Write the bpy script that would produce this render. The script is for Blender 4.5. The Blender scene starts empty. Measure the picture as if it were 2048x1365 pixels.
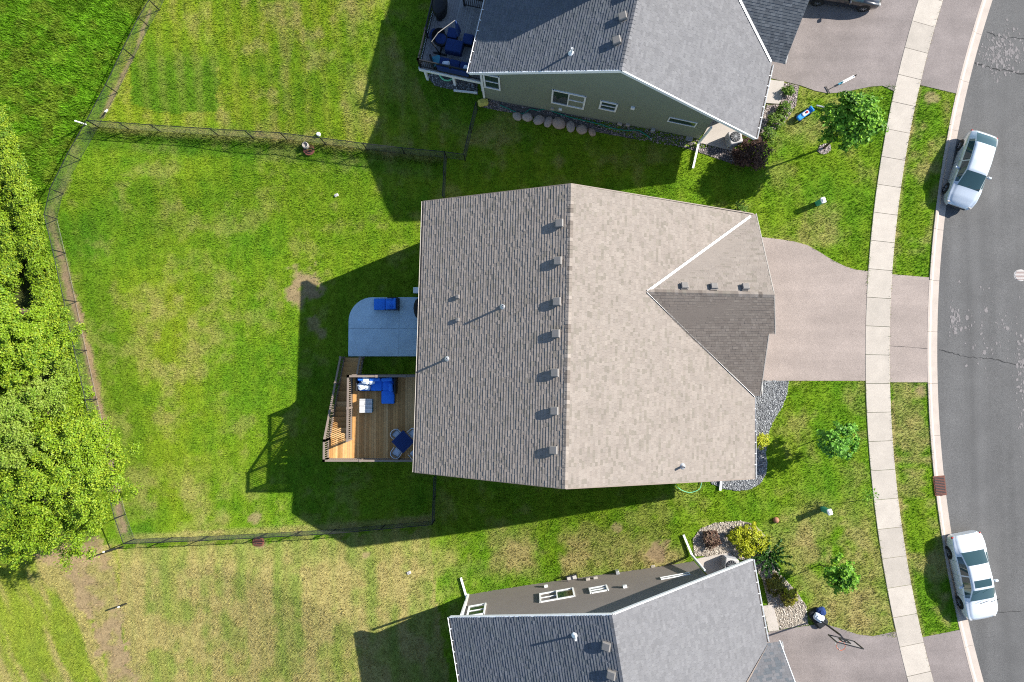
import bpy, math, random
import numpy as np
from mathutils import Vector, Matrix
random.seed(7); RNG = np.random.default_rng(7)
SC = bpy.context.scene
COL = SC.collection
# ------------------------------------------------------------------ camera
F_PX, CAM_H, NADIR = 1365.0, 40.0, (1050.0, 745.0)
_d = np.array([(NADIR[0]-1024)/F_PX, -(NADIR[1]-682.5)/F_PX, -1.0]); _d /= np.linalg.norm(_d)
_wz = -_d; _wx = np.array([1., 0, 0])-_wz*_wz[0]; _wx /= np.linalg.norm(_wx); _wy = np.cross(_wz, _wx)
CR = np.array([_wx, _wy, _wz])
cam_d = bpy.data.cameras.new('camera'); cam = bpy.data.objects.new('camera', cam_d); COL.objects.link(cam)
cam_d.sensor_width = 36.0; cam_d.lens = 36.0*F_PX/2048.0; cam_d.clip_end = 2000; cam_d.clip_start = 0.5
M4 = Matrix([list(CR[0])+[0], list(CR[1])+[0], list(CR[2])+[CAM_H], [0, 0, 0, 1]]); cam.matrix_world = M4
SC.camera = cam
# ------------------------------------------------------------------ world, sun, exposure
SUN_EL, SUN_H = math.radians(34.0), Vector((0.925, 0.38, 0)).normalized()
w = bpy.data.worlds.new('World'); SC.world = w; w.use_nodes = True
nt = w.node_tree; nt.nodes.clear()
sky = nt.nodes.new('ShaderNodeTexSky'); sky.sky_type = 'NISHITA'; sky.sun_disc = False
sky.sun_elevation = SUN_EL; sky.sun_rotation = math.atan2(SUN_H.x, SUN_H.y); sky.air_density = 1.0; sky.dust_density = 0.3; sky.ozone_density = 2.2
bg = nt.nodes.new('ShaderNodeBackground'); bg.inputs[1].default_value = 0.092
out = nt.nodes.new('ShaderNodeOutputWorld')
nt.links.new(sky.outputs[0], bg.inputs[0]); nt.links.new(bg.outputs[0], out.inputs[0])
sun_d = bpy.data.lights.new('sun', 'SUN'); sun_d.energy = 4.6; sun_d.angle = math.radians(0.53); sun_d.color = (1.0, 0.95, 0.87)
sun = bpy.data.objects.new('sun', sun_d); COL.objects.link(sun)
sdir = SUN_H*math.cos(SUN_EL)+Vector((0, 0, math.sin(SUN_EL)))
sun.rotation_euler = sdir.to_track_quat('Z', 'Y').to_euler(); sun.location = (40, 20, 60)
SC.view_settings.view_transform = 'Standard'; SC.view_settings.look = 'None'
SC.view_settings.exposure = 1.2; SC.view_settings.gamma = 1.0
SC.cycles.use_denoising = False; SC.cycles.filter_width = 1.1; SC.cycles.max_bounces = 5; SC.cycles.diffuse_bounces = 3; SC.cycles.glossy_bounces = 3; SC.cycles.transmission_bounces = 4; SC.cycles.transparent_max_bounces = 6

# ------------------------------------------------------------------ projection and terrain
def sm(a, b, x):
    t = np.clip((x-a)/(b-a), 0, 1); return t*t*(3-2*t)
ARC = (92.8, -0.65); R_KR, R_KL, R_SR, R_SL = 68.87, 69.52, 71.68, 73.07    # street arcs round one centre
def zt(x, y):
    x = np.asarray(x, float); y = np.asarray(y, float)
    S = np.clip((9.0-x)/14.0, 0, 1); S = S*S*(3-2*S)*0.5+S*0.5
    G = np.where(y > 0, 1-sm(7.5, 17.5, y), 1-sm(8.5, 15.5, -y)); G = np.maximum(G, sm(-9, -20, x)*0.55)
    z = -S*(0.9+1.75*G)
    r = np.hypot(x-ARC[0], y-ARC[1])
    return z-0.3*sm(R_KL-0.15, R_KL-0.3, r)
def P(px, py, z=0.0):
    v = CR@np.array([(px-1024)/F_PX, -(py-682.5)/F_PX, -1.0]); t = (z-CAM_H)/v[2]
    return Vector((v[0]*t, v[1]*t, z))
def G(px, py, dz=0.0):
    z = 0.0
    for _ in range(8):
        p = P(px, py, z); z = float(zt(p.x, p.y))
    return Vector((p.x, p.y, z+dz))
def PX(x, y, z):                      # where a ground point shows in the photograph, used to look up lawn colour
    c = np.stack([x, y, z-CAM_H], -1)@CR
    return 1024+F_PX*c[..., 0]/-c[..., 2], 682.5-F_PX*c[..., 1]/-c[..., 2]

# ------------------------------------------------------------------ value noise
_ng = np.random.default_rng(3).random((8, 256, 256))
def vn(x, y, s, k=0):
    x = np.asarray(x)/s; y = np.asarray(y)/s
    xi = np.floor(x).astype(int); yi = np.floor(y).astype(int); fx = x-xi; fy = y-yi
    fx = fx*fx*(3-2*fx); fy = fy*fy*(3-2*fy); g = _ng[k % 8]
    a = g[xi % 256, yi % 256]; b = g[(xi+1) % 256, yi % 256]; c = g[xi % 256, (yi+1) % 256]; d = g[(xi+1) % 256, (yi+1) % 256]
    return (a*(1-fx)+b*fx)*(1-fy)+(c*(1-fx)+d*fx)*fy
def fbm(x, y, s, k=0): return 0.5*vn(x, y, s, k)+0.3*vn(x, y, s*0.47, k+1)+0.2*vn(x, y, s*0.21, k+2)

# ------------------------------------------------------------------ materials
MATS = {}
def mat(name, col, rough=0.8, var=0.15, vscale=3.0, bump=0.0, bscale=40.0, metal=0.0, attr=False, spec=0.3, fine=0.0, fscale=60.0, trans=0.0, col2=None, clear=0.0, streak=None):
    if name in MATS: return MATS[name]
    m = bpy.data.materials.new(name); m.use_nodes = True; n = m.node_tree.nodes; l = m.node_tree.links
    bs = n['Principled BSDF']; bs.inputs['Roughness'].default_value = rough; bs.inputs['Metallic'].default_value = metal
    bs.inputs['Specular IOR Level'].default_value = spec
    if clear: bs.inputs['Coat Weight'].default_value = clear; bs.inputs['Coat Roughness'].default_value = 0.05
    geo = n.new('ShaderNodeNewGeometry')
    def noise(sc, det=4.0):
        t = n.new('ShaderNodeTexNoise'); t.inputs['Scale'].default_value = sc; t.inputs['Detail'].default_value = det; t.inputs['Roughness'].default_value = 0.6
        l.new(geo.outputs['Position'], t.inputs['Vector']); return t
    if attr:
        a = n.new('ShaderNodeAttribute'); a.attribute_name = 'Col'; src = a.outputs['Color']
    else:
        r = n.new('ShaderNodeRGB'); r.outputs[0].default_value = (*col, 1); src = r.outputs[0]
    if col2 is not None:
        mx = n.new('ShaderNodeMix'); mx.data_type = 'RGBA'; t = noise(vscale, 6.0); rp = n.new('ShaderNodeMapRange')
        rp.inputs[1].default_value = 0.42; rp.inputs[2].default_value = 0.62; l.new(t.outputs[0], rp.inputs[0]); l.new(rp.outputs[0], mx.inputs[0])
        l.new(src, mx.inputs[6]); mx.inputs[7].default_value = (*col2, 1); src = mx.outputs[2]
    for amt, sc in ((var, vscale), (fine, fscale)):
        if amt > 0:
            t = noise(sc); mr = n.new('ShaderNodeMapRange'); mr.inputs[1].default_value = 0.25; mr.inputs[2].default_value = 0.75
            mr.inputs[3].default_value = 1-amt; mr.inputs[4].default_value = 1+amt; l.new(t.outputs[0], mr.inputs[0])
            vm = n.new('ShaderNodeVectorMath'); vm.operation = 'SCALE'; l.new(src, vm.inputs[0]); l.new(mr.outputs[0], vm.inputs['Scale']); src = vm.outputs[0]
    if streak:
        mp_ = n.new('ShaderNodeMapping'); mp_.inputs['Scale'].default_value = streak[0]; l.new(geo.outputs['Position'], mp_.inputs['Vector']); t = n.new('ShaderNodeTexNoise'); t.inputs['Scale'].default_value = 1.0; t.inputs['Detail'].default_value = 5.0
        l.new(mp_.outputs[0], t.inputs['Vector']); mr = n.new('ShaderNodeMapRange'); mr.inputs[1].default_value = .3; mr.inputs[2].default_value = .7; mr.inputs[3].default_value = 1-streak[1]; mr.inputs[4].default_value = 1+streak[1]; l.new(t.outputs[0], mr.inputs[0])
        vm = n.new('ShaderNodeVectorMath'); vm.operation = 'SCALE'; l.new(src, vm.inputs[0]); l.new(mr.outputs[0], vm.inputs['Scale']); src = vm.outputs[0]
    l.new(src, bs.inputs['Base Color'])
    if bump > 0:
        t = noise(bscale, 3.0); b = n.new('ShaderNodeBump'); b.inputs['Strength'].default_value = bump; b.inputs['Distance'].default_value = 0.02
        l.new(t.outputs[0], b.inputs['Height']); l.new(b.outputs[0], bs.inputs['Normal'])
    if trans > 0:
        tr = n.new('ShaderNodeBsdfTranslucent'); l.new(src, tr.inputs[0]); ms = n.new('ShaderNodeMixShader'); ms.inputs[0].default_value = trans
        l.new(bs.outputs[0], ms.inputs[1]); l.new(tr.outputs[0], ms.inputs[2]); l.new(ms.outputs[0], n['Material Output'].inputs[0])
    MATS[name] = m; return m
m_ground = mat('lawn_soil', (0, 0, 0), 0.95, 0.22, 2.2, 0.6, 30, attr=True, spec=0.1, fine=0.35, fscale=14)
m_blade = mat('grass_blade', (0, 0, 0), 0.65, 0.0, attr=True, spec=0.15, trans=0.3)
m_leaf = mat('leaf', (0, 0, 0), 0.55, 0.0, attr=True, spec=0.25, trans=0.22)
m_shingle = mat('shingle', (0, 0, 0), 0.95, 0.06, 1.2, 0.3, 90, attr=True, spec=0.1, fine=0.22, fscale=45)
m_bark = mat('bark', (0.09, 0.06, 0.04), 0.9, 0.3, 9, 0.6, 30)
m_asphalt = mat('street_asphalt', (0.105, 0.103, 0.100), 0.9, 0.12, 0.6, 0.5, 120, fine=0.45, fscale=30, streak=((.9, .05, 1), .16))
m_drive = mat('driveway_asphalt', (0.29, 0.24, 0.21), 0.9, 0.10, 0.9, 0.45, 110, fine=0.32, fscale=30, streak=((.12, 1.1, 1), .10))
m_drive2 = mat('driveway_asphalt_grey', (0.21, 0.18, 0.168), 0.9, 0.16, 0.7, 0.45, 110, fine=0.32, fscale=30, streak=((.15, .9, 1), .12))
m_conc = mat('concrete', (0.40, 0.36, 0.32), 0.85, 0.07, 1.1, 0.2, 90, fine=0.09, fscale=30)
m_kerb = mat('kerb_concrete', (0.41, 0.35, 0.30), 0.85, 0.10, 1.6, 0.2, 90, fine=0.10, fscale=30)
m_patio = mat('patio_concrete', (0.46, 0.60, 0.68), 0.8, 0.12, 1.8, 0.2, 80, fine=0.10, fscale=35)  # bluish cast of the shaded slab is put into the concrete's colour
m_white = mat('white_paint', (0.78, 0.79, 0.78), 0.5, 0.04, 3)
m_wood = mat('deck_wood', (0, 0, 0), 0.7, 0.12, 4, 0.2, 60, attr=True, fine=0.15, fscale=25)
m_rail = mat('rail_brown', (0.20, 0.16, 0.13), 0.6, 0.1, 8)
m_black = mat('black_metal', (0.015, 0.016, 0.018), 0.45, 0.1, 5, spec=0.4)
m_wire = mat('fence_wire', (0.045, 0.05, 0.05), 0.45, 0.1, 5, spec=0.5)
m_cover = mat('black_cover', (0.012, 0.014, 0.017), 0.75, 0.2, 4, 0.5, 12)
m_blue = mat('blue_cushion', (0.03, 0.19, 0.70), 0.85, 0.08, 6, 0.3, 40)
m_navy = mat('navy_cushion', (0.012, 0.035, 0.13), 0.85, 0.1, 6, 0.3, 40)
m_teal = mat('teal_cushion', (0.05, 0.22, 0.30), 0.85, 0.1, 6)
m_pillow = mat('pale_pillow', (0.62, 0.68, 0.75), 0.9, 0.06, 6, 0.3, 30)
m_steel = mat('galvanised_steel', (0.42, 0.43, 0.44), 0.45, 0.1, 6, metal=0.5)
m_vent = mat('vent_metal', (0.20, 0.185, 0.17), 0.55, 0.1, 8)
m_glass = mat('window_glass', (0.03, 0.05, 0.05), 0.04, 0.0, spec=0.8)
m_carglass = mat('car_glass', (0.03, 0.065, 0.07), 0.03, 0.0, spec=0.9)
m_silver = mat('silver_paint', (0.52, 0.57, 0.62), 0.28, 0.02, 2, metal=0.25, spec=0.5, clear=1.0)
m_white_car = mat('white_car_paint', (0.60, 0.64, 0.68), 0.25, 0.02, 2, spec=0.5, clear=1.0)
m_darkcar = mat('dark_car_paint', (0.012, 0.013, 0.016), 0.25, 0.0, spec=0.5, clear=1.0)
m_tyre = mat('tyre_rubber', (0.018, 0.018, 0.018), 0.8, 0.1, 9)
m_rim = mat('wheel_rim', (0.5, 0.5, 0.52), 0.35, 0.0, metal=0.8)
m_green_box = mat('green_pedestal', (0.06, 0.33, 0.22), 0.5, 0.06, 5)
m_stone = mat('stone', (0, 0, 0), 0.9, 0.2, 7, 0.5, 30, attr=True)
m_rust = mat('rust_iron', (0.16, 0.06, 0.04), 0.8, 0.3, 20, 0.3, 60)
m_iron = mat('pale_iron', (0.42, 0.40, 0.38), 0.7, 0.2, 20, 0.3, 60)
m_crack = mat('crack_tar', (0.03, 0.03, 0.03), 0.9, 0.3, 8)
m_scuff = mat('worn_asphalt', (0.185, 0.17, 0.165), 0.9, 0.25, 6)
m_tan = mat('tan_siding', (0.235, 0.205, 0.18), 0.75, 0.05, 1.5)
m_sage = mat('sage_siding', (0.20, 0.225, 0.165), 0.75, 0.05, 1.5)
m_beige = mat('beige_siding', (0.36, 0.33, 0.29), 0.75, 0.05, 1.5)
m_hose = mat('green_hose', (0.01, 0.22, 0.15), 0.5, 0.05, 5)
m_lightgreen = mat('pale_green_hose', (0.2, 0.62, 0.36), 0.5, 0.05, 5)
m_yellow = mat('yellow_bag', (0.50, 0.46, 0.10), 0.7, 0.1, 5)
m_toyblue = mat('toy_blue_plastic', (0.02, 0.24, 0.66), 0.4, 0.03, 5)
m_clear = bpy.data.materials.new('clear_acrylic'); m_clear.use_nodes = True; _n = m_clear.node_tree.nodes; _t = _n.new('ShaderNodeBsdfTransparent'); _m = _n.new('ShaderNodeMixShader'); _m.inputs[0].default_value = .12; _n['Principled BSDF'].inputs['Roughness'].default_value = .05
m_clear.node_tree.links.new(_t.outputs[0], _m.inputs[1]); m_clear.node_tree.links.new(_n['Principled BSDF'].outputs[0], _m.inputs[2]); m_clear.node_tree.links.new(_m.outputs[0], _n['Material Output'].inputs[0])
m_red = mat('red_lamp', (0.35, 0.02, 0.02), 0.3, 0.0)
m_terra = mat('brown_plastic', (0.30, 0.14, 0.08), 0.7, 0.1, 5)

# ------------------------------------------------------------------ mesh helpers
def finish(name, me, m, parent=None, smooth=False):
    o = bpy.data.objects.new(name, me); COL.objects.link(o)
    if m is not None and not me.materials: me.materials.append(m)
    if parent is not None: o.parent = parent
    if smooth: me.polygons.foreach_set('use_smooth', [True]*len(me.polygons))
    return o
class MB:
    def __init__(s): s.v = []; s.f = []; s.c = []; s.col = None
    def add(s, vs, fs):
        b = len(s.v); s.v += [tuple(p) for p in vs]; s.f += [tuple(b+i for i in f) for f in fs]
        if s.col is not None: s.c += [s.col]*len(vs)
        return s
    def box(s, c, size, rz=0.0, taper=1.0, m3=None):
        hx, hy, hz = size[0]/2, size[1]/2, size[2]/2; ca, sa = math.cos(rz), math.sin(rz); vs = []
        for dz, k in ((-hz, 1.0), (hz, taper)):
            for dx, dy in ((-hx, -hy), (hx, -hy), (hx, hy), (-hx, hy)):
                p = Vector((dx*k, dy*k, dz))
                p = m3@p if m3 is not None else Vector((p.x*ca-p.y*sa, p.x*sa+p.y*ca, p.z))
                vs.append((c[0]+p.x, c[1]+p.y, c[2]+p.z))
        return s.add(vs, [(3, 2, 1, 0), (4, 5, 6, 7), (0, 1, 5, 4), (1, 2, 6, 5), (2, 3, 7, 6), (3, 0, 4, 7)])
    def rbox(s, c, size, r=0.03, rz=0.0, puff=0.0):       # box with chamfered vertical and top edges; puff domes the top
        hx, hy, hz = size[0]/2, size[1]/2, size[2]/2; ca, sa = math.cos(rz), math.sin(rz); rings = []
        def ring(ix, z):
            a, b = hx-ix, hy-ix; k = min(r, a*0.5, b*0.5)
            return [(x, y, z) for x, y in ((-a+k, -b), (a-k, -b), (a, -b+k), (a, b-k), (a-k, b), (-a+k, b), (-a, b-k), (-a, -b+k))]
        for ix, z in ((r*0.5, -hz), (0, -hz+r*0.5), (0, hz-r), (r*0.4, hz-r*0.3), (r, hz), (min(hx, hy)*0.6, hz+puff)): rings.append(ring(ix, z))
        vs = [(c[0]+x*ca-y*sa, c[1]+x*sa+y*ca, c[2]+z) for rg in rings for x, y, z in rg]; fs = [tuple(range(7, -1, -1))]
        for i in range(len(rings)-1):
            for j in range(8): fs.append((i*8+j, i*8+(j+1) % 8, i*8+8+(j+1) % 8, i*8+8+j))
        fs.append(tuple(range(len(vs)-8, len(vs)))); return s.add(vs, fs)
    def bar(s, a, b, wd, ht=None):                          # rectangular bar between two points
        a, b = Vector(a), Vector(b); d = (b-a); L = d.length
        if L < 1e-6: return s
        d /= L; up = Vector((0, 0, 1)) if abs(d.z) < 0.95 else Vector((1, 0, 0)); sx = d.cross(up).normalized(); uz = sx.cross(d); ht = ht or wd; vs = []
        for p in (a, b):
            for i, j in ((-1, -1), (1, -1), (1, 1), (-1, 1)): vs.append(p+sx*(i*wd/2)+uz*(j*ht/2))
        return s.add(vs, [(0, 1, 2, 3), (7, 6, 5, 4), (0, 4, 5, 1), (1, 5, 6, 2), (2, 6, 7, 3), (3, 7, 4, 0)])
    def tube(s, pts, rad, n=6):
        pts = [Vector(p) for p in pts]; rad = [rad]*len(pts) if isinstance(rad, (int, float)) else rad; b = len(s.v); vs = []
        for i, p in enumerate(pts):
            d = (pts[min(i+1, len(pts)-1)]-pts[max(i-1, 0)]).normalized(); up = Vector((0, 0, 1)) if abs(d.z) < 0.9 else Vector((1, 0, 0))
            sx = d.cross(up).normalized(); uy = sx.cross(d)
            for k in range(n):
                a = 2*math.pi*k/n; vs.append(p+sx*(math.cos(a)*rad[i])+uy*(math.sin(a)*rad[i]))
        fs = []
        for i in range(len(pts)-1):
            for k in range(n): fs.append((i*n+k, i*n+(k+1) % n, i*n+n+(k+1) % n, i*n+n+k))
        fs.append(tuple(range(n-1, -1, -1))); fs.append(tuple(range((len(pts)-1)*n, len(pts)*n))); return s.add(vs, fs)
    def lathe(s, c, prof, n=16):                            # prof = [(radius, z)]
        vs = [(c[0]+r*math.cos(2*math.pi*k/n), c[1]+r*math.sin(2*math.pi*k/n), c[2]+z) for r, z in prof for k in range(n)]; fs = []
        for i in range(len(prof)-1):
            for k in range(n): fs.append((i*n+k, i*n+(k+1) % n, i*n+n+(k+1) % n, i*n+n+k))
        fs.append(tuple(range((len(prof)-1)*n, len(prof)*n))); return s.add(vs, fs)
    def prism(s, poly, z0, z1):
        n = len(poly); z0 = [z0]*n if isinstance(z0, (int, float)) else z0; z1 = [z1]*n if isinstance(z1, (int, float)) else z1
        vs = [(p[0], p[1], z0[i]) for i, p in enumerate(poly)]+[(p[0], p[1], z1[i]) for i, p in enumerate(poly)]
        ar = sum(poly[i][0]*poly[(i+1) % n][1]-poly[(i+1) % n][0]*poly[i][1] for i in range(n))
        o = list(range(n)) if ar > 0 else list(range(n-1, -1, -1))
        fs = [tuple(reversed(o)), tuple(i+n for i in o)]
        for k in range(n):
            i, j = o[k], o[(k+1) % n]; fs.append((i, j, j+n, i+n))
        return s.add(vs, fs)
    def build(s, name, m, parent=None, org=None, smooth=False):
        me = bpy.data.meshes.new(name); o3 = Vector(org) if org is not None else Vector((0, 0, 0))
        me.from_pydata([(x-o3.x, y-o3.y, z-o3.z) for x, y, z in s.v], [], s.f)
        if s.c:
            a = me.color_attributes.new('Col', 'FLOAT_COLOR', 'POINT'); a.data.foreach_set('color', np.c_[np.array(s.c, np.float32)[:, :3], np.ones(len(s.c), np.float32)].ravel())
        me.update(); return finish(name, me, m, parent, smooth)
def tag(o, label, cat, group=None):
    o['label'] = label; o['category'] = cat
    if group: o['group'] = group
    return o
def struct(o): o['kind'] = 'structure'; return o
def stuff(o): o['kind'] = 'stuff'; return o
def thing(name, label, cat, loc=(0, 0, 0), rz=0.0, group=None):
    o = bpy.data.objects.new(name, None); COL.objects.link(o); o.empty_display_size = 0.2; o.location = loc; o.rotation_euler = (0, 0, rz); return tag(o, label, cat, group)
def stuff_thing(o, label, cat): tag(o, label, cat); return stuff(o)
def bulk(name, V, Fa, m, C=None, parent=None, smooth=False):   # big meshes straight from arrays
    me = bpy.data.meshes.new(name); V = np.asarray(V, np.float32); Fa = np.asarray(Fa, np.int32); k = Fa.shape[1]
    me.vertices.add(len(V)); me.vertices.foreach_set('co', V.ravel()); me.loops.add(Fa.size); me.loops.foreach_set('vertex_index', Fa.ravel())
    me.polygons.add(len(Fa)); me.polygons.foreach_set('loop_start', np.arange(0, Fa.size, k, dtype=np.int32)); me.update(calc_edges=True)
    if C is not None:
        a = me.color_attributes.new('Col', 'FLOAT_COLOR', 'POINT'); a.data.foreach_set('color', np.c_[C, np.ones(len(C))].astype(np.float32).ravel())
    return finish(name, me, m, parent, smooth)
def inpoly(x, y, poly):
    r = np.zeros(np.shape(x), bool); n = len(poly)
    for i in range(n):
        x0, y0 = poly[i][0], poly[i][1]; x1, y1 = poly[(i+1) % n][0], poly[(i+1) % n][1]
        if y0 == y1: continue
        r ^= ((y0 > y) != (y1 > y)) & (x < (x1-x0)*(y-y0)/(y1-y0)+x0)
    return r
def dline(x, y, pts):
    d = np.full(np.shape(x), 1e9)
    for (x0, y0), (x1, y1) in zip(pts[:-1], pts[1:]):
        vx, vy = x1-x0, y1-y0; t = np.clip(((x-x0)*vx+(y-y0)*vy)/(vx*vx+vy*vy+1e-9), 0, 1); d = np.minimum(d, np.hypot(x-x0-t*vx, y-y0-t*vy))
    return d

# ------------------------------------------------------------------ lawn colour (the plants' own colour: lush, dry, bare)
DRY, YEL, GRN, LUSH, SOIL = (np.array(c) for c in ((.37, .305, .12), (.245, .300, .016), (.122, .255, .010), (.055, .160, .008), (.31, .22, .125)))
SOIL_LINE = [(150, 300), (128, 375), (100, 420), (112, 480), (135, 560), (158, 640), (178, 720), (197, 800), (208, 850), (235, 1000), (245, 1060)]
F1_BASE = [(190, 252), (300, 262), (420, 269), (560, 277), (650, 287), (760, 300), (880, 314)]
F4_BASE = [(255, 1078), (400, 1070), (520, 1063), (660, 1056), (862, 1040)]
YARD_BL = [(225, 1105), (255, 1095), (860, 1060), (900, 1420), (275, 1420)]
YARD_TL = [(300, 0), (760, 0), (900, 300), (190, 250)]
def lawn_color(x, y, z):
    px, py = PX(x, y, z); n1 = fbm(x, y, 4.5, 0); n2 = fbm(x, y, 1.6, 3); n3 = fbm(x, y, 0.7, 5); st = 0.55*fbm(x*2.2+0.8*n1, y*0.45+x*.1, 2.5, 2)+0.45*n2
    wy = 0.10+0.36*sm(0.38, 0.66, n1)*(0.4+0.6*n2)+0.22*(st-.45)+.25*(n3-.5)                     # weight of yellow-green over green
    wd = 0.28*sm(0.52, 0.68, n2*0.6+n3*0.4)                              # dry flecks
    wl = 0.3*sm(0.50, 0.34, n1*0.4+n2*0.3+n3*.3)
    def blob(cx, cy, rx, ry, p=1.0): return np.exp(-(((px-cx)/rx)**2+((py-cy)/ry)**2)**p)
    jx, jy = px+70*(n2-.5)+40*(n3-.5), py+70*(n1-.5)+40*(n3-.5); tl = inpoly(px, py, YARD_TL); bl = inpoly(px+30*(n2-.5), py+50*(n3-.5), YARD_BL)
    wy = np.where(tl, wy+0.35, wy); wd = np.where(tl, wd+0.30*sm(0.45, 0.6, st)*sm(250, 420, px), wd)
    lush = .8*inpoly(px+26*(n3-.5), py+26*(n2-.5), [(262, 120), (290, 60), (440, 60), (437, 226), (330, 224), (262, 210)])*sm(50, 165, py+60*(n2-.5)); wl = wl+(.62-wl)*lush; wy = wy*(1-.7*lush); wd = wd*(1-lush)
    wd = np.where(bl, 0.48+0.45*sm(0.38, 0.58, st*0.7+n2*0.3)*sm(1075, 1150, py), wd); out = (px < 240)&(py > 1090); wd = np.where(out, 0.15+0.7*sm(0.42, 0.6, fbm(x*2.5+y*1.2, y*.4, 2.2, 4)), wd); wy = np.where(out, .7, wy)
    mow = np.sin(2*math.pi*(x+.12*y)/1.15+2.2*n1)*(.5+.5*n2); mw = np.where(tl | bl, .20, .10); wy = wy+mw*mow; wd = wd+np.where(tl | bl, .14, .03)*mow
    wy = wy+0.35*blob(340, 600, 110, 330)+0.25*blob(300, 980, 90, 90)
    wd = wd+0.32*blob(350, 680, 80, 260)*sm(0.4, 0.6, n2)+0.30*blob(400, 1020, 130, 60)*sm(0.4, 0.55, n2)
    wd = wd+0.85*blob(1080, 1110, 190, 45)*sm(0.36, 0.6, n2)+0.85*blob(1320, 1120, 60, 22)*sm(0.3, .5, n2)+0.75*blob(1650, 1110, 120, 90)*sm(0.32, 0.55, n2)+0.7*blob(1720, 1230, 90, 50)*sm(0.32, 0.55, n2)
    wd = wd+0.4*blob(1640, 230, 120, 60)*sm(0.4, 0.6, n2)+0.35*blob(1640, 470, 90, 60)*sm(0.4, 0.6, n2)+0.35*blob(1660, 830, 90, 60)*sm(0.45, 0.6, n2)+0.4*blob(1010, 300, 170, 60)*sm(0.4, 0.6, n2)
    wd = np.where((px > 1785)&(px < 1900), wd+0.45*sm(0.45, 0.62, n2)+0.5*sm(9, 2, np.abs(np.hypot(x-ARC[0], y-ARC[1])-R_SR)*34), wd)
    wd = wd+0.62*sm(15, 4, dline(px, py, F1_BASE)+8*(n3-.5))*(0.4+0.6*n2)+0.5*sm(12, 4, dline(px, py, F4_BASE))
    wl = wl+0.55*sm(26, 10, dline(px, py, [(p[0]-6, p[1]+26) for p in F1_BASE]))+0.4*sm(70, 10, dline(px, py, [(a+45, b) for a, b in SOIL_LINE[3:]]))
    so = sm(12, 4, dline(px, py, SOIL_LINE)+18*(n3-.5))*(.55+.45*sm(.35, .55, n2))*(.45+.55*sm(400, 520, py))
    for cx, cy, r in ((608, 565, 34), (628, 650, 16), (640, 665, 12), (1232, 1057, 9), (1310, 1112, 26), (1840, 785, 15), (520, 1090, 8), (512, 1035, 12), (735, 1110, 5), (1865, 195, 12)):
        so = np.maximum(so, sm(r*1.15, r*0.6, np.hypot(px-cx, py-cy)+r*2.6*(n3-.5)+r*.8*(n2-.5))*(.9 if r > 20 else .7))
    bare = inpoly(jx, jy, [(60, 1100), (120, 1080), (205, 1080), (225, 1110), (292, 1420), (228, 1420), (185, 1240), (140, 1160)])
    so = np.where(bare, 0.30+0.6*sm(0.40, 0.58, n2*.6+n3*.4), so); wd = np.where(bare, .6, wd)
    so = np.maximum(so, sm(6, 2, dline(px, py, [(300, 20), (275, 95), (240, 160), (205, 235)])+9*(n3-.5))*.8)
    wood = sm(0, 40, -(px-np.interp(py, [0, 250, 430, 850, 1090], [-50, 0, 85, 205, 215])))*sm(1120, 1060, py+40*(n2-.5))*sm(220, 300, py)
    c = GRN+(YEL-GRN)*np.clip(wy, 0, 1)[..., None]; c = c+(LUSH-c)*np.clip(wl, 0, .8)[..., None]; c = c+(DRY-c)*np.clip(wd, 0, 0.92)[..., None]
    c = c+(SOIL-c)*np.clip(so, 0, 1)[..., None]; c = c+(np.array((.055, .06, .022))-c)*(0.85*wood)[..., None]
    return c, np.clip(so, 0, 1), px, py

# ------------------------------------------------------------------ ground sheet
def axis(a, b, st, far):
    c = list(np.arange(a, b+1e-6, st)); lo, hi = [], []; s = st
    x = a
    while x > -far: s *= 1.35; x -= s; lo.append(x)
    s = st; x = b
    while x < far: s *= 1.35; x += s; hi.append(x)
    return np.array(lo[::-1]+c+hi)
ax, ay = axis(-34, 34, 0.17, 500), axis(-24, 26, 0.17, 500)
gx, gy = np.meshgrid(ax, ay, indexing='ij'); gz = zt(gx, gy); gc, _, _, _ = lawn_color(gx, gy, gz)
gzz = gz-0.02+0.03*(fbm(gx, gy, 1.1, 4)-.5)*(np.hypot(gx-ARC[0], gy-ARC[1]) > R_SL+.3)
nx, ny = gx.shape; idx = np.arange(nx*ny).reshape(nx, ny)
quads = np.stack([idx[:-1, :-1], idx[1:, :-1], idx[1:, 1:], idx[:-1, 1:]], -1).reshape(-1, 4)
struct(bulk('ground', np.stack([gx, gy, gzz], -1).reshape(-1, 3), quads, m_ground, gc.reshape(-1, 3)*0.8, smooth=True))

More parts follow.
